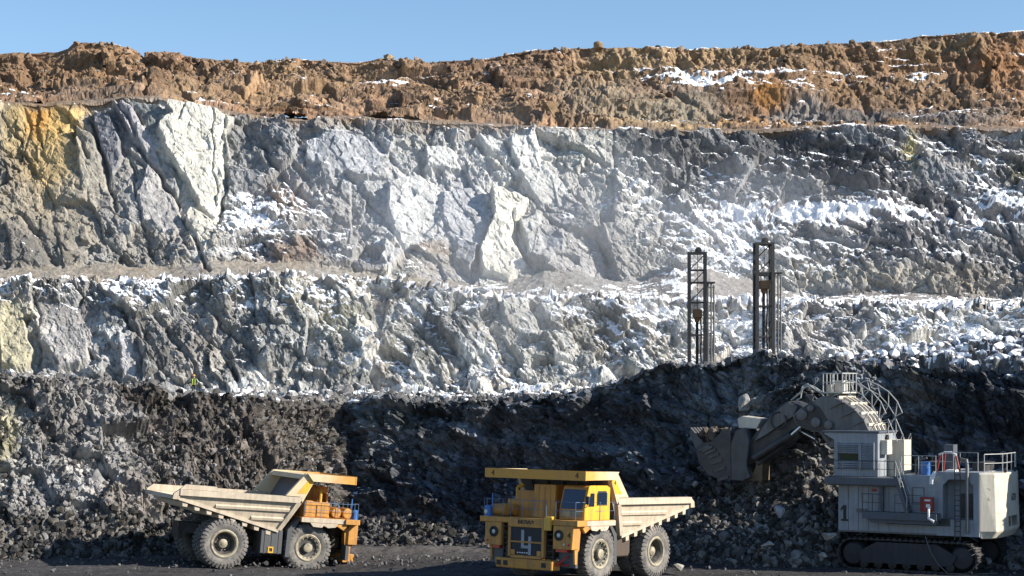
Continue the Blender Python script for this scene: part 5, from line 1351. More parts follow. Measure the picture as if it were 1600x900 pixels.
    for px_ in (1552, 1574):
        x, z = L(px_, 736, 0)
        b = MB(); b.lathe([(0.001, 0), (0.12, 0.02), (0.14, 0.12), (0.001, 0.14)], c=(xr - 1.05, 1.0 if px_ < 1560 else -1.0, z3 + 0.08), axis='x', n=12); b.tube([(xr - 0.9, 1.0 if px_ < 1560 else -1.0, z3 - 0.04), (xr - 0.98, 1.0 if px_ < 1560 else -1.0, z3 + 0.1)], 0.04)
        b.build('rear_lamp', M['black'], t)
    # --- boom
    BY = 1.55
    side = LL([(1361, 690), (1359, 674), (1350, 655), (1336, 639), (1317, 626), (1300, 619), (1284, 619), (1266, 629), (1248, 640), (1238, 650), (1244, 664), (1262, 672), (1280, 676), (1296, 700)], BY)
    b = MB(); b.prism(side, -BY, BY)
    boom = b.build('boom', M['boom'], t, bevel=0.05)
    b = MB()
    for i in range(1, 6):
        p = Vector((side[i][0], 0, side[i][1])); q = Vector((side[i + 1][0], 0, side[i + 1][1]))
        d = (q - p).normalized(); nrm = Vector((-d.z, 0, d.x)) 
        if nrm.z < 0: nrm = -nrm
        m_ = (p + q) / 2 + nrm * 0.05
        b.box(m_.x - 0.06, m_.x + 0.06, -BY + 0.1, BY - 0.1, m_.z - 0.06, m_.z + 0.10)
    for y in (-0.7, 0.0, 0.7):
        b.tube([(side[i][0], y, side[i][1] + 0.10) if i > 3 else (side[i][0] - 0.1, y, side[i][1] + 0.05) for i in range(0, 7)], 0.06, 8)
    b.build('hydraulic_line', M['cream'], boom)
    b = MB()
    for i in (2, 3, 4):
        p = side[i]; b.hexa([(p[0] - 0.05, BY + 0.002, p[1] - 0.1), (p[0] + 0.9, BY + 0.002, p[1] - 0.55), (p[0] + 0.9, BY + 0.03, p[1] - 0.55), (p[0] - 0.05, BY + 0.25, p[1] - 0.1)],
                            [(p[0] - 0.05, BY + 0.002, p[1]), (p[0] + 0.9, BY + 0.002, p[1] - 0.48), (p[0] + 0.9, BY + 0.03, p[1] - 0.48), (p[0] - 0.05, BY + 0.25, p[1])])
    b.build('rail_bracket', M['boom'], boom)
    # dark joint cheek and pin bosses at the boom's head
    b = MB(); b.prism(LL([(1268, 629), (1252, 639), (1241, 650), (1246, 663), (1264, 671), (1284, 675), (1297, 690), (1304, 676), (1290, 652), (1280, 636)], BY), BY + 0.003, BY + 0.06)
    ck = b.build('joint_cheek', M['stick'], boom)
    for a, c, r_ in ((1254, 648, 0.34), (1276, 660, 0.30), (1296, 664, 0.26), (1268, 638, 0.2)):
        x, z = L(a, c, BY); b = MB(); b.lathe([(r_, BY + 0.06), (r_, BY + 0.22), (r_ * 0.6, BY + 0.26), (0.001, BY + 0.26)], c=(x, 0, z), n=18); b.build('pin_boss', M['boom'], ck, smooth=True)
    # curved walk rail over the boom
    for y, mt in ((BY - 0.05, 'steelrail'), (-BY + 0.05, 'steelrail')):
        top = [L3(a, c, BY) for a, c in ((1318, 598), (1328, 594), (1345, 601), (1362, 612), (1376, 628), (1384, 646))]
        mid = [L3(a, c, BY) for a, c in ((1318, 612), (1332, 609), (1348, 618), (1362, 634), (1373, 652))]
        top = [(p[0], y, p[2]) for p in top]; mid = [(p[0], y, p[2]) for p in mid]
        b = MB(); b.tube(top, 0.032); b.tube(mid, 0.026); b.tube([top[-1], mid[-1]], 0.03)
        for i, k in ((0, 0), (1, 1), (2, 2), (3, 3), (4, 4)): b.tube([top[i], mid[k], (side[5 - i if 5 - i > 0 else 1][0], y, side[5 - i if 5 - i > 0 else 1][1])], 0.026)
        b.build('handrail', M[mt], boom)
    for y in (BY, BY - 1.4):
        b = MB()
        P = [(a[0], y, a[2]) for a in (L3(1364, 664, BY), L3(1388, 655, BY), L3(1396, 674, BY), L3(1402, 690, BY))]
        b.tube(P, 0.028); b.tube([P[1], (P[1][0], y, P[1][2] - 0.9)], 0.026); b.tube([(P[0][0] - 0.3, y, P[0][2]), (P[0][0] - 0.35, y, P[0][2] - 0.9)], 0.026)
        Q = [(a[0], y, a[2]) for a in (L3(1400, 692, BY), L3(1412, 686, BY), L3(1411, 678, BY), L3(1405, 692, BY))]
        b.tube(Q, 0.026)
        b.build('service_rail', M['steelrail'], boom)
    # basket with rails at the top of the boom
    b = MB(); x, z = L(1286, 616, BY); x2, zz = L(1316, 590, BY)
    b.box(x2, x, -0.9, BY, z + 0.06, z + 0.14)
    bk = b.build('basket', M['cream'], boom)
    handrail([(x, -0.9, z + 0.14), (x, BY - 0.02, z + 0.14), (x2, BY - 0.02, z + 0.14), (x2, -0.9, z + 0.14)], 0.6, 1.15, 'handrail', M['steelrail'], bk, 0.035)
    b = MB(); b.box(x2 + 0.15, x2 + 0.75, 0.2, 0.9, z + 0.142, z + 0.85); b.box(x2 + 0.85, x2 + 1.1, 0.4, 1.2, z + 0.142, z + 0.6); b.build('valve_block', M['cream'], bk)
    # hose loops from the boom to the stick
    for y, pts in ((0.8, [(1286, 616), (1276, 610), (1262, 600), (1254, 603), (1251, 622), (1244, 626)]), (0.3, [(1288, 620), (1275, 606), (1266, 602), (1258, 606), (1240, 622)]), (-0.4, [(1284, 612), (1270, 603), (1256, 604), (1250, 614), (1236, 625)])):
        b = MB(); b.tube([L3(a, c, y) for a, c in pts], 0.045, 6); b.build('hose', M['steelrail'], boom)
    # --- stick with its rams
    SYW = 0.95
    b = MB(); b.prism(LL([(1218, 634), (1232, 626), (1252, 634), (1266, 650), (1262, 664), (1240, 672), (1186, 706), (1170, 726), (1154, 715), (1170, 688), (1192, 664)], SYW), -SYW, SYW)
    stick = b.build('stick', M['stick'], t, bevel=0.06)
    b = MB(); b.prism(LL([(1220, 636), (1232, 628), (1246, 636), (1240, 650), (1196, 680), (1178, 690), (1194, 664)], SYW + 0.2), SYW + 0.002, SYW + 0.2)
    b.build('stick_cheek', M['boom'], stick, bevel=0.03)
    b = MB(); b.tube([L3(1262 + 12 * math.cos(a) - 46, 660 + 13 * math.sin(a) - 3, 1.25) for a in [k * 0.35 for k in range(-2, 15)]], 0.05, 6); b.build('hose', M['stick'], stick)
    for y in (1.25, -1.25):
        b = MB(); b.tube([L3(1178, 716, y), L3(1236, 680, y)], 0.24, 12); b.cur = 1; b.tube([L3(1236, 680, y), L3(1264, 656, y)], 0.11, 10)
        b.build('ram', [M['stick'], M['chrome']], stick, smooth=True)
        b = MB(); b.tube([L3(1184, 724, y * 0.6), L3(1250, 677, y * 0.6)], 0.26, 12); b.cur = 1; b.tube([L3(1250, 673, y * 0.6), L3(1274, 686, y * 0.6)], 0.10, 10)
        b.build('ram', [M['stick'], M['chrome']], stick, smooth=True)
    # --- bucket
    BW = 1.35
    b = MB(); b.prism(LL([(1150, 672), (1164, 668), (1170, 690), (1166, 728), (1172, 746), (1160, 752), (1140, 750), (1136, 730), (1138, 700)], BW), -BW, BW)
    bucket = b.build('bucket', M['bucketback'], t, bevel=0.05)
    b = MB()
    outer = [(1142, 668), (1130, 672), (1112, 690), (1098, 692), (1088, 700), (1092, 722), (1106, 740), (1126, 750), (1142, 751)]
    inner = [(1140, 744), (1126, 742), (1110, 732), (1100, 716), (1098, 704), (1112, 702), (1132, 684), (1141, 680)]
    for y0, y1 in ((BW - 0.12, BW + 0.05), (-BW - 0.05, -BW + 0.12)):
        b.prism(LL(outer, BW), y0, y1)
    shell = LL([(1088, 700), (1092, 722), (1106, 740), (1126, 750), (1142, 751), (1142, 742), (1128, 741), (1112, 732), (1101, 718), (1097, 703)], BW)
    b.prism(shell, -BW + 0.12, BW - 0.12)
    jaw = b.build('bucket_jaw', M['bucket'], bucket)
    for k in range(6):
        y = BW - 0.22 - k * (2 * BW - 0.44) / 5
        b = MB(); P = LL([(1102, 706), (1098, 692), (1078, 668), (1076, 676), (1086, 702)], BW); b.prism(P, y - 0.14, y + 0.14); b.build('tooth', M['bucketback'], jaw)
    b = MB()
    for k in range(7):
        f = k / 6; a = (1096 + 30 * f, 700 + 46 * f * f)
        A2 = L3(a[0] - 3, a[1] + 4, BW); B2 = L3(a[0] + 13, a[1] - 4 + 3 * f, BW)
        b.bar((A2[0], BW + 0.10, A2[2]), (B2[0], BW + 0.10, B2[2]), 0.10, 0.16)
    b.build('wear_bar', M['bucketback'], jaw)
    x, z = L(1189, 653, BW); x2, zz = L(1153, 669, BW)
    b = MB(); b.prism(LL([(1152, 654), (1160, 650), (1190, 654), (1182, 670), (1154, 669)], 0.9), -0.2, 0.9); b.build('bucket_ram_cover', M['cream'], bucket, bevel=0.03)
    b = MB(); b.prism(LL([(1162, 751), (1164, 744), (1170, 728), (1176, 740), (1184, 722), (1191, 724), (1191, 751)], 0.9), -0.3, 0.9); b.build('bucket_bracket', M['tan'], bucket)
    # --- writing
    x, z = L(1320, 800, NY)
    b = MB(); w_, h_ = 0.10, 0.42; b.box(x - w_, x + w_, NY + 0.003, NY + 0.014, z - h_, z + h_); b.prism([(x + w_ + 0.002, z + h_), (x + 0.26, z + 0.20), (x + 0.26, z + 0.06), (x + w_ + 0.002, z + 0.20)], NY + 0.003, NY + 0.014); b.box(x - 0.24, x + 0.24, NY + 0.003, NY + 0.014, z - h_ - 0.12, z - h_ - 0.002); b.build('number', M['letter'], house)
    text_mesh('lettering', '620', 0.62, M['boom'], cw, (xr - 1.075, -0.35, (zt * 0 + z3) - 1.55), (R(90), R(0), R(-90)))
    return t, brl
shovel, barrel = make_shovel()
tag(shovel, 'pale grey hydraulic face shovel with a dark bucket raised against the shaded rock wall', 'excavator')
barrel.name = 'barrel'
barrel.matrix_world = Matrix.Translation((SX, SY, 0)) @ Matrix.Rotation(math.atan2(SS, -SC), 4, 'Z')
tag(barrel, 'blue barrel standing behind the rail on top of the shovel', 'barrel')

# power cable trailing from the shovel's undercarriage
b = MB()
P = [L3(a, c, 3.5) for a, c in ((1446, 838), (1450, 852), (1456, 866), (1466, 882))]
P = [Vector((SX, SY, 0)) + Matrix.Rotation(math.atan2(SS, -SC), 3, 'Z') @ Vector(p) for p in P]
P += [Vector((P[-1].x + 0.5, P[-1].y - 0.3, 0.06)), Vector((P[-1].x + 1.6, P[-1].y - 0.6, 0.05)), Vector((P[-1].x + 3.5, P[-1].y + 0.2, 0.05))]
b.tube(P, 0.035, 8)
cable = b.build('power_cable', plain('cable_sheath', (0.10, 0.095, 0.085), 0.7), None, smooth=True)
tag(cable, 'pale thick cable hanging down beside the shovel tracks to the ground', 'cable')

# ------------------------------------------------------------------ drill rigs on the bench
M['mast'] = paint_mat('mast_steel', (0.018, 0.018, 0.020), (0.05, 0.048, 0.045), 0.6, 0.6, streak=False)
M['mastpale'] = paint_mat('pale_mast_steel', (0.15, 0.145, 0.14), (0.12, 0.11, 0.10), 0.6, 0.6, streak=False)
M['rust'] = paint_mat('rusty_orange', (0.22, 0.11, 0.04), (0.12, 0.08, 0.05), 0.7, 0.6, streak=False)

def make_rig(H, stepH, headH):
    t = empty('drill_rig', (0, 0, 0))
    # tracked base and machine deck (below the rim line)
    b = MB()
    for y0 in (-1.7, 1.1): b.prism([(-2.6, 0.45), (-2.1, 0.0), (2.1, 0.0), (2.6, 0.45), (2.1, 0.9), (-2.1, 0.9)], y0, y0 + 0.6)
    b.build('crawler_track', M['mast'], t)
    b = MB(); b.box(-1.2, 5.2, -1.6, 1.6, 0.95, 1.25); b.box(0.8, 4.8, -1.4, 1.4, 1.252, 2.0); b.build('machine_deck', M['rust'], t)
    # mast: four chords with braces
    w, d = 0.66, 0.55
    b = MB()
    for x in (-w, w):
        for y in (-d, d):
            b.bar((x, y, 0.9), (x, y, H), 0.34 if x < 0 else 0.22, 0.24)
    n = int((H - 0.9) / 1.25)
    for k in range(n):
        z = 0.9 + (H - 0.9) * k / n; z2 = 0.9 + (H - 0.9) * (k + 1) / n
        for y in (-d, d):
            if k % 2 == 0: b.bar((-w, y, z2), (w, y, z2), 0.10)
        for x in (-w, w):
            b.bar((x, -d, z), (x, d, z2), 0.10); b.bar((x, -d, z2), (x, d, z2), 0.10)
        if z2 > headH + 1.0: b.bar((-w, d, z), (w, d, z2), 0.08)
    b.box(-w - 0.15, w + 0.12, -d - 0.12, d + 0.12, H - 0.02, H + 0.14)
    b.lathe([(0.001, -0.25), (0.28, -0.22), (0.28, 0.22), (0.001, 0.25)], c=(0.1, 0, H + 0.3), n=16)
    mast = b.build('mast', M['mast'], t)
    b = MB()
    x = w + 0.42
    for xx in (w + 0.22, w + 0.5, w + 0.72): b.tube([(xx, -0.3, 0.8), (xx, -0.3, stepH - (0.0 if xx < 1.2 else 0.15))], 0.075, 8)
    for k in range(7): b.box(w, w + 0.8, -0.36, -0.30, 1.2 + k * (stepH - 1.6) / 6, 1.3 + k * (stepH - 1.6) / 6)
    b.build('pipe_rack', M['mastpale'], t)
    b = MB(); b.box(-w - 0.1, w + 0.8, -d - 0.05, d + 0.05, stepH, stepH + 0.12); b.build('mast_platform', M['mast'], t)
    b = MB(); b.box(-0.35, 0.42, -0.40, 0.40, headH - 0.35, headH + 0.35); b.lathe([(0.001, headH - 0.7), (0.2, headH - 0.7), (0.25, headH - 0.36), (0.001, headH - 0.36)], axis='z', n=14)
    hd = b.build('rotary_head', M['rust'], t, bevel=0.04)
    b = MB(); b.tube([(0, 0, 0.5), (0, 0, headH - 0.65)], 0.13, 10); b.build('drill_pipe', M['mast'], t)
    b = MB(); b.tube([(0.3, 0.1, headH), (0.36, 0.2, headH - 2.0), (0.3, 0.25, headH - 3.4), (0.45, 0.3, 2.0)], 0.07, 8); b.build('hose', M['mast'], t)
    b = MB(); b.tube([(0.05, 0, H + 0.2), (0.05, 0, headH + 0.3)], 0.03); b.build('hoist_rope', M['mast'], t)
    return t
for i, (px_, ptop, pstep, phead, D, lab) in enumerate(((1092, 397, 443, 490, 150, 'shorter dark lattice drill mast left of the other mast'), (1196, 382, 428, 445, 150, 'taller dark lattice drill mast standing above the shaded rim'))):
    zb_ = 10.3
    H_ = CAM_Z + (HOR - ptop) * D / FPX - zb_; S_ = CAM_Z + (HOR - pstep) * D / FPX - zb_; h_ = CAM_Z + (HOR - phead) * D / FPX - zb_
    rg = make_rig(H_, S_, h_)
    p = pxw(px_, 600, D)
    rg.location = (p.x - 0.15, p.y, zb_); rg.rotation_euler = (0, 0, R(4 if i else -3))
    tag(rg, lab, 'drill rig', 'drill rigs on the bench')

# ------------------------------------------------------------------ the worker on the bench
def make_person(loc, rz):
    t = empty('person', loc, rz)
    J = {'pelvis': (0, 0, 0.95), 'belly': (0, 0.01, 1.10), 'chest': (0, 0.0, 1.30), 'neck': (0, 0, 1.46), 'head0': (0, -0.02, 1.55), 'head1': (0, -0.02, 1.70)}
    for s, n in ((-1, 'r'), (1, 'l')):
        J.update({n + 'hip': (0.10 * s, 0, 0.92), n + 'knee': (0.13 * s, -0.02, 0.50), n + 'ank': (0.15 * s, 0.02, 0.09), n + 'toe': (0.17 * s, -0.15, 0.05),
                  n + 'sh': (0.19 * s, 0, 1.40), n + 'elb': (0.33 * s, 0.02, 1.17), n + 'wri': (0.30 * s, -0.13, 0.96), n + 'hand': (0.29 * s, -0.19, 0.91)})
    E = [('pelvis', 'belly'), ('belly', 'chest'), ('chest', 'neck'), ('neck', 'head0'), ('head0', 'head1')]
    for n in 'rl': E += [('pelvis', n + 'hip'), (n + 'hip', n + 'knee'), (n + 'knee', n + 'ank'), (n + 'ank', n + 'toe'), ('chest', n + 'sh'), (n + 'sh', n + 'elb'), (n + 'elb', n + 'wri'), (n + 'wri', n + 'hand')]
    Rd = {'pelvis': 0.15, 'belly': 0.15, 'chest': 0.17, 'neck': 0.06, 'head0': 0.085, 'head1': 0.085, 'hip': 0.105, 'knee': 0.075, 'ank': 0.055, 'toe': 0.05, 'sh': 0.085, 'elb': 0.062, 'wri': 0.045, 'hand': 0.045}
    def grow(name, keys, edges, rad, mat, parent):
        ks = list(keys); me = bpy.data.meshes.new(name)
        me.from_pydata([J[k] for k in ks], [(ks.index(a), ks.index(c)) for a, c in edges], [])
        o = bpy.data.objects.new(name, me); COL.objects.link(o)
        md = o.modifiers.new('skin', 'SKIN'); sv_ = me.skin_vertices[0].data
        for i, k in enumerate(ks):
            r = rad(k); sv_[i].radius = (r, r); sv_[i].use_root = (i == 0)
        sb = o.modifiers.new('sub', 'SUBSURF'); sb.levels = sb.render_levels = 2
        me.materials.append(mat); o.parent = parent
        return o
    def rr(k, add=0.0):
        return Rd.get(k, Rd.get(k[1:], 0.06)) + add
    body = grow('body', J, E, lambda k: rr(k), plain('skin', (0.42, 0.24, 0.16), 0.6), t)
    jk = ['pelvis', 'belly', 'chest'] + [n + q for n in 'rl' for q in ('sh', 'elb', 'wri')]
    je = [('pelvis', 'belly'), ('belly', 'chest')] + [e for n in 'rl' for e in (('chest', n + 'sh'), (n + 'sh', n + 'elb'), (n + 'elb', n + 'wri'))]
    jacket = grow('jacket', jk, je, lambda k: rr(k, 0.035), plain('dark_green_cloth', (0.06, 0.10, 0.03), 0.9), body)
    tk = ['pelvis'] + [n + q for n in 'rl' for q in ('hip', 'knee', 'ank')]
    te = [e for n in 'rl' for e in (('pelvis', n + 'hip'), (n + 'hip', n + 'knee'), (n + 'knee', n + 'ank'))]
    grow('trousers', tk, te, lambda k: rr(k, 0.03), plain('dark_cloth', (0.05, 0.05, 0.045), 0.9), body)
    hv = plain('hivis_cloth', (0.42, 0.48, 0.10), 0.8); wh = plain('reflective_tape', (0.55, 0.56, 0.55), 0.5)
    for s in (-1, 1):
        b = MB(); b.plate([(0.05 * s, -0.21, 0.86), (0.16 * s, -0.20, 0.86), (0.17 * s, -0.205, 1.42), (0.07 * s, -0.19, 1.42)], 0.02); b.build('vest_panel', hv, jacket)
        b = MB(); b.plate([(0.25 * s, -0.05, 1.42), (0.31 * s, -0.08, 1.36), (0.42 * s, -0.09, 1.14), (0.37 * s, -0.09, 1.12)], 0.03); b.build('sleeve_stripe', wh, jacket)
        b = MB(); p = J[('l' if s > 0 else 'r') + 'hand']
        for k in range(4): b.tube([(p[0] + s * 0.012 * (k - 1.5), p[1], p[2]), (p[0] + s * 0.012 * (k - 1.5), p[1] - 0.03, p[2] - 0.05 - 0.004 * (k % 2)), (p[0] + s * 0.010 * (k - 1.5), p[1] - 0.02, p[2] - 0.09)], [0.009, 0.009, 0.007], 6)
        b.tube([(p[0] - s * 0.03, p[1], p[2] + 0.02), (p[0] - s * 0.05, p[1] - 0.03, p[2] - 0.02)], [0.011, 0.009], 6)
        b.build('fingers', body_mat(body), body)
    b = MB(); b.lathe([(0.155, 1.70), (0.135, 1.70), (0.13, 1.75), (0.10, 1.81), (0.05, 1.84), (0.001, 1.845)], c=(0, -0.02, 0), axis='z', n=20); b.hexa([(-0.10, -0.22, 1.70), (0.10, -0.22, 1.70), (0.12, -0.10, 1.70), (-0.12, -0.10, 1.70)], [(-0.10, -0.22, 1.712), (0.10, -0.22, 1.712), (0.12, -0.10, 1.73), (-0.12, -0.10, 1.73)])
    b.build('helmet', plain('orange_helmet', (0.75, 0.30, 0.05), 0.4), body, smooth=True)
    b = MB()
    b.hexa([(-0.014, -0.105, 1.60), (0.014, -0.105, 1.60), (0.010, -0.10, 1.66), (-0.010, -0.10, 1.66)], [(-0.012, -0.135, 1.605), (0.012, -0.135, 1.605), (0.006, -0.11, 1.66), (-0.006, -0.11, 1.66)])
    b.build('nose', body_mat(body), body)
    for s in (-1, 1):
        b = MB(); b.lathe([(0.013, 0), (0.001, 0.008)], c=(0.034 * s, -0.108, 1.652), n=8); b.build('eye', M['black'], body)
    b = MB(); b.box(-0.025, 0.025, -0.112, -0.102, 1.568, 1.576); b.build('mouth', M['lampred'], body)
    return t
def body_mat(o): return o.data.materials[0]
pp = pxw(303, 614, 170)
person = make_person((pp.x, pp.y, 10.25), R(8))
tag(person, 'worker in a yellow hi-vis jacket and orange helmet standing on the bench edge', 'person')
# ------------------------------------------------------------------ loose rock
RNG = np.random.default_rng(7)
def ico(sub):
    bm = bmesh.new(); bmesh.ops.create_icosphere(bm, subdivisions=sub, radius=1.0)
    v = np.array([p.co[:] for p in bm.verts], np.float32); f = np.array([[q.index for q in p.verts] for p in bm.faces], np.int32)
    bm.free(); return v, f
ICO1, ICO1F = ico(1); ICO2, ICO2F = ico(2); ICO3, ICO3F = ico(4)

def stone_shape(v, rng, cuts=9):
    """angular stone: a ball cut by random planes"""
    v = v.copy()
    for _ in range(cuts):
        n = rng.normal(size=3); n /= np.linalg.norm(n)
        h = rng.uniform(0.35, 0.75)
        d = v @ n
        m = d > h
        v[m] -= np.outer(d[m] - h, n)
    v *= rng.uniform(0.75, 1.25, 3)
    return v
TEMPL = [stone_shape(ICO2 if i % 3 else ICO1, RNG, 8) for i in range(14)]
TEMPLF = [ICO2F if i % 3 else ICO1F for i in range(14)]

def rand_rot(rng):
    q = rng.normal(size=4); q /= np.linalg.norm(q); w, x, y, z = q
    return np.array([[1 - 2 * (y * y + z * z), 2 * (x * y - z * w), 2 * (x * z + y * w)], [2 * (x * y + z * w), 1 - 2 * (x * x + z * z), 2 * (y * z - x * w)], [2 * (x * z - y * w), 2 * (y * z + x * w), 1 - 2 * (x * x + y * y)]], np.float32)

def scatter(name, pts, sizes, cols, snow=None):
    vs, fs, cs = [], [], []; o = 0
    for i in range(len(pts)):
        k = RNG.integers(0, len(TEMPL))
        v = TEMPL[k] @ rand_rot(RNG).T * sizes[i] + pts[i]
        c = np.empty((len(v), 4), np.float32); c[:, :3] = cols[i]
        c[:, 3] = 0 if snow is None else np.clip((v[:, 2] - pts[i][2]) / sizes[i] * 0.9 + snow[i], 0, 1)
        vs.append(v); fs.append(TEMPLF[k] + o); cs.append(c); o += len(v)
    ob = mesh_from_arrays(name, np.concatenate(vs), np.concatenate(fs), ROCK, np.concatenate(cs))
    return tag(ob, kind='stuff')

def pick(s, n, weight):
    """n random points of a sheet's displaced surface, weighted"""
    w = np.clip(weight, 0, None).ravel().astype(np.float64); w /= w.sum()
    i = RNG.choice(w.size, n, p=w)
    P = s.Pd.reshape(-1, 3)[i] + RNG.normal(size=(n, 3)) * 0.06
    return P, i

def sizes_of(n, a, b, p=2.2):
    return a + (b - a) * RNG.random(n) ** p

# rubble along the foot of the lower face
V, PXs = S1.V, S1.PX
foot = sstep(1.12, 0.8, V) * (V > 0.02)
area = np.gradient(S1.P[..., 1], axis=0) ** 2 + np.gradient(S1.P[..., 2], axis=0) ** 2
area = np.sqrt(area)
wt = foot * area * (0.15 + 1.6 * blob(PXs, S1.PY, 1180, 830, 140, 70) + 0.8 * (PXs < 330) + 0.8 * blob(PXs, S1.PY, 640, 840, 120, 60) + 0.9 * blob(PXs, S1.PY, 1100, 840, 70, 60))
n = 12000
P, i = pick(S1, n, wt)
sz = sizes_of(n, 0.06, 0.40, 3.0)
tone = (0.04 + 0.24 * RNG.random(n) ** 2.6) * (0.65 + 0.25 * (S1.PX.ravel()[i] > 1000))
warm = 1 + 0.10 * RNG.random(n)
cols = np.stack([tone * warm, tone, tone * (2 - warm) * 0.98], -1)
scatter('foot_rubble', P, sz, cols)
# stones bedded in the lower face
wt = (V > 1.02) * (V < 1.97) * area * (0.5 + 1.0 * (PXs < 560)) * np.clip(0.5 + 1.5 * fbm(S1.X / 4, S1.T / 3, 71, 3), 0.05, 1.5)
n = 3500
P, i = pick(S1, n, wt)
tone = 0.06 + 0.20 * RNG.random(n) ** 2
scatter('face_stones', P, sizes_of(n, 0.05, 0.26, 2.5), np.stack([tone * 1.06, tone, tone * 0.97], -1))
# clods on the soil bank and along its skyline
V4 = S4.V
ar4 = np.sqrt(np.gradient(S4.P[..., 1], axis=0) ** 2 + np.gradient(S4.P[..., 2], axis=0) ** 2)
wt = (V4 > 0.9) * (V4 < 2.97) * ar4 * np.clip(0.3 + 1.8 * fbm(S4.X / 9, S4.T / 5, 73, 3), 0.03, 2) * np.where(S4.PX < 950, 1.3, 0.5) + 0.35 * (V4 > 2.94) * (V4 < 3.03) * np.clip(fbm(S4.X / 5, S4.T * 0, 74, 2) + 0.2, 0, 1)
n = 4200
P, i = pick(S4, n, wt)
tone = 0.5 + 0.9 * RNG.random(n)
scatter('soil_clods', P, sizes_of(n, 0.10, 0.60, 3.5), np.stack([0.215 * tone, 0.15 * tone, 0.10 * tone], -1))
# snowy rubble behind the right-hand rim and on the bench edges
wt = (V > 2.0) * (V < 3.05) * sstep(1230, 1400, PXs) * area
n = 1900
P, i = pick(S1, n, wt)
tone = 0.08 + 0.2 * RNG.random(n)
scatter('snowy_rubble', P, sizes_of(n, 0.12, 0.65), np.stack([tone, tone, tone * 1.03], -1), RNG.uniform(-0.15, 0.55, n))
# loose stones lying on the first bench
wt = (V > 1.96) * (V < 3.3) * area * (PXs < 1270)
n = 2200
P, i = pick(S1, n, wt)
tone = 0.06 + 0.22 * RNG.random(n)
scatter('bench_stones', P, sizes_of(n, 0.08, 0.55, 2.5), np.stack([tone * 1.03, tone, tone * 0.97], -1), RNG.uniform(-0.9, 0.3, n))
# crumbs on the quarry floor near the faces
n = 2600
x = RNG.uniform(-36, 34, n); y = 13 - np.abs(RNG.normal(size=n)) * 6
m = y > -9
x, y = x[m], y[m]
tone = 0.05 + 0.12 * RNG.random(len(x))
scatter('floor_stones', np.stack([x, y, 0.02 + 0 * x], -1), sizes_of(len(x), 0.03, 0.16, 3), np.stack([tone, tone * 0.97, tone * 0.94], -1))
# a load of broken rock held in the raised bucket
bx = [Vector((SX, SY, 0)) + Matrix.Rotation(math.atan2(SS, -SC), 3, 'Z') @ Vector(L3(1117 + RNG.uniform(-20, 18), 682 + RNG.uniform(-9, 14), RNG.uniform(-1.1, 1.1))) for _ in range(150)]
tone = 0.05 + 0.12 * RNG.random(150)
scatter('bucket_load', np.array([p[:] for p in bx], np.float32), sizes_of(150, 0.12, 0.42, 1.2), np.stack([tone * 1.25, tone, tone * 0.8], -1))

# ------------------------------------------------------------------ single boulders
def boulder(px, py, D, size, colr, label, squash=(1, 1, 1), seed=0, group='large single boulders'):
    rng = np.random.default_rng(seed)
    v = stone_shape(ICO3, rng, 14)
    v *= 1 + 0.05 * np.stack([fbm(v[:, 0:1] * 3 + 9, v[:, 1:2] * 3 + v[:, 2:3] * 2, seed, 4)[:, 0]] * 3, -1)
    v *= np.array(squash) * size
    c = np.empty((len(v), 4), np.float32)
    nn = fbm(v[:, 0:1] * 2.3 / size + 5, v[:, 2:3] * 2.3 / size, seed + 3, 4)[:, 0]
    c[:, :3] = np.array(colr) * (1 + 0.35 * nn)[:, None]; c[:, 3] = 0
    o = mesh_from_arrays('boulder', v.astype(np.float32), ICO3F, ROCK, c)
    o.location = pxw(px, py, D); o.rotation_euler = (0, 0, rng.uniform(0, 6))
    return tag(o, label, 'boulder', group)
brown = (0.23, 0.155, 0.09); grey = (0.30, 0.30, 0.30)
boulder(119, 79, 248, 1.1, brown, 'small dark brown boulder on the skyline at the far left knoll', (1, 1, 0.85), 1)
boulder(608, 91, 248, 1.25, (0.30, 0.22, 0.13), 'tan rounded boulder on the skyline near its middle', (1.1, 1, 0.75), 2)
boulder(934, 73, 247, 1.0, (0.27, 0.19, 0.115), 'pointed tan boulder jutting from the skyline above the white cliff', (0.9, 0.9, 1.15), 3)
boulder(1030, 74, 249, 0.55, (0.05, 0.042, 0.035), 'small black boulder on the skyline right of the pointed one', (1.3, 1, 0.8), 4)
boulder(862, 178, 231, 1.7, brown, 'brown boulder at the foot of the soil bank', (1, 1, 0.95), 5)
boulder(752, 456, 195, 1.15, (0.27, 0.28, 0.30), 'smooth grey boulder on the bench edge below the bright cliff pillar', (1.25, 1, 0.8), 6)
boulder(1166, 632, 119.3, 0.62, (0.34, 0.33, 0.31), 'pale upright boulder lodged in the dark face above the bucket', (0.8, 0.8, 1.25), 7)
boulder(1293, 838, 108.2, 0.55, (0.36, 0.33, 0.30), 'pale tan boulder at the top of the pile touching the shovel track', (1.2, 1, 0.8), 8)
boulder(1286, 869, 106.6, 0.45, (0.34, 0.32, 0.29), 'pale boulder beside the lower front corner of the shovel track', (1, 1, 0.8), 9)
boulder(1218, 800, 109.3, 0.50, (0.30, 0.30, 0.31), 'round grey boulder high in the rubble left of the shovel', (1, 1, 0.9), 10)
boulder(1200, 850, 107.6, 0.5, (0.33, 0.31, 0.28), 'flat pale boulder low in the rubble between truck and shovel', (1.3, 1, 0.75), 11)
boulder(1062, 886, 106.5, 0.35, (0.30, 0.28, 0.24), 'small tan boulder on the floor behind the front truck', (1.4, 1, 0.6), 12)
boulder(1345, 545, 133, 0.65, (0.27, 0.25, 0.24), 'brownish boulder on the snowy rim above the shovel boom', (1.3, 1, 0.8), 13)
boulder(1483, 563, 128, 0.75, (0.22, 0.21, 0.215), 'flat grey boulder among snowy rubble on the right rim', (1.4, 1, 0.8), 14)
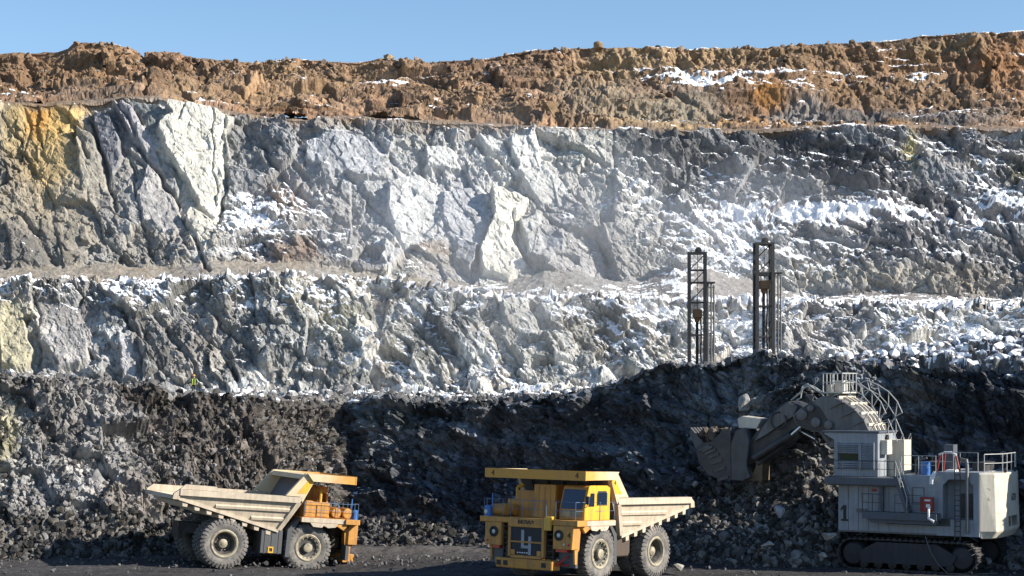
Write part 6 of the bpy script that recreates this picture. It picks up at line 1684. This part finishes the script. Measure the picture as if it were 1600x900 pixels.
boulder(152, 752, 119.5, 0.85, (0.24, 0.235, 0.23), 'pale grey boulder wedged in the left rock face', (0.9, 0.7, 1.2), 15)
# ------------------------------------------------------------------ drilling dust hanging before the upper faces
def dust_cloud():
    bm = bmesh.new(); bmesh.ops.create_icosphere(bm, subdivisions=4, radius=1.0)
    for v in bm.verts:
        c = v.co
        k = 1 + 0.22 * math.sin(3.1 * c.x + 1.3) * math.cos(2.3 * c.z) + 0.12 * math.sin(6.3 * c.x + 4 * c.z)
        v.co = c * k
    me = bpy.data.meshes.new('dust_cloud'); bm.to_mesh(me); bm.free()
    m = bpy.data.materials.new('dust'); m.use_nodes = True; n = m.node_tree.nodes; l = m.node_tree.links
    n.remove(n['Principled BSDF'])
    pv = n.new('ShaderNodeVolumePrincipled'); pv.inputs['Color'].default_value = (0.86, 0.88, 0.92, 1); pv.inputs['Anisotropy'].default_value = 0.2
    tc = n.new('ShaderNodeTexCoord')
    ln = n.new('ShaderNodeVectorMath'); ln.operation = 'LENGTH'; l.new(tc.outputs['Object'], ln.inputs[0])
    fo = n.new('ShaderNodeMapRange'); fo.inputs['From Min'].default_value = 1.0; fo.inputs['From Max'].default_value = 0.25; l.new(ln.outputs['Value'], fo.inputs['Value'])
    mp = n.new('ShaderNodeMapping'); mp.inputs['Scale'].default_value = (4, 1.2, 2.2); l.new(tc.outputs['Object'], mp.inputs['Vector'])
    nz = n.new('ShaderNodeTexNoise'); nz.inputs['Scale'].default_value = 1.0; nz.inputs['Detail'].default_value = 3; l.new(mp.outputs[0], nz.inputs['Vector'])
    r = n.new('ShaderNodeMapRange'); r.inputs['From Min'].default_value = 0.38; r.inputs['From Max'].default_value = 0.72; r.inputs['To Max'].default_value = 0.042; l.new(nz.outputs['Fac'], r.inputs['Value'])
    mu = n.new('ShaderNodeMath'); mu.operation = 'MULTIPLY'; l.new(r.outputs[0], mu.inputs[0]); l.new(fo.outputs[0], mu.inputs[1])
    l.new(mu.outputs[0], pv.inputs['Density']); l.new(pv.outputs[0], n['Material Output'].inputs['Volume'])
    me.materials.append(m)
    o = bpy.data.objects.new('dust_cloud', me); COL.objects.link(o)
    o.location = pxw(890, 375, 186); o.scale = (40, 13, 16)
    tag(o, kind='stuff')
dust_cloud()
scene.cycles.volume_step_rate = 4.0
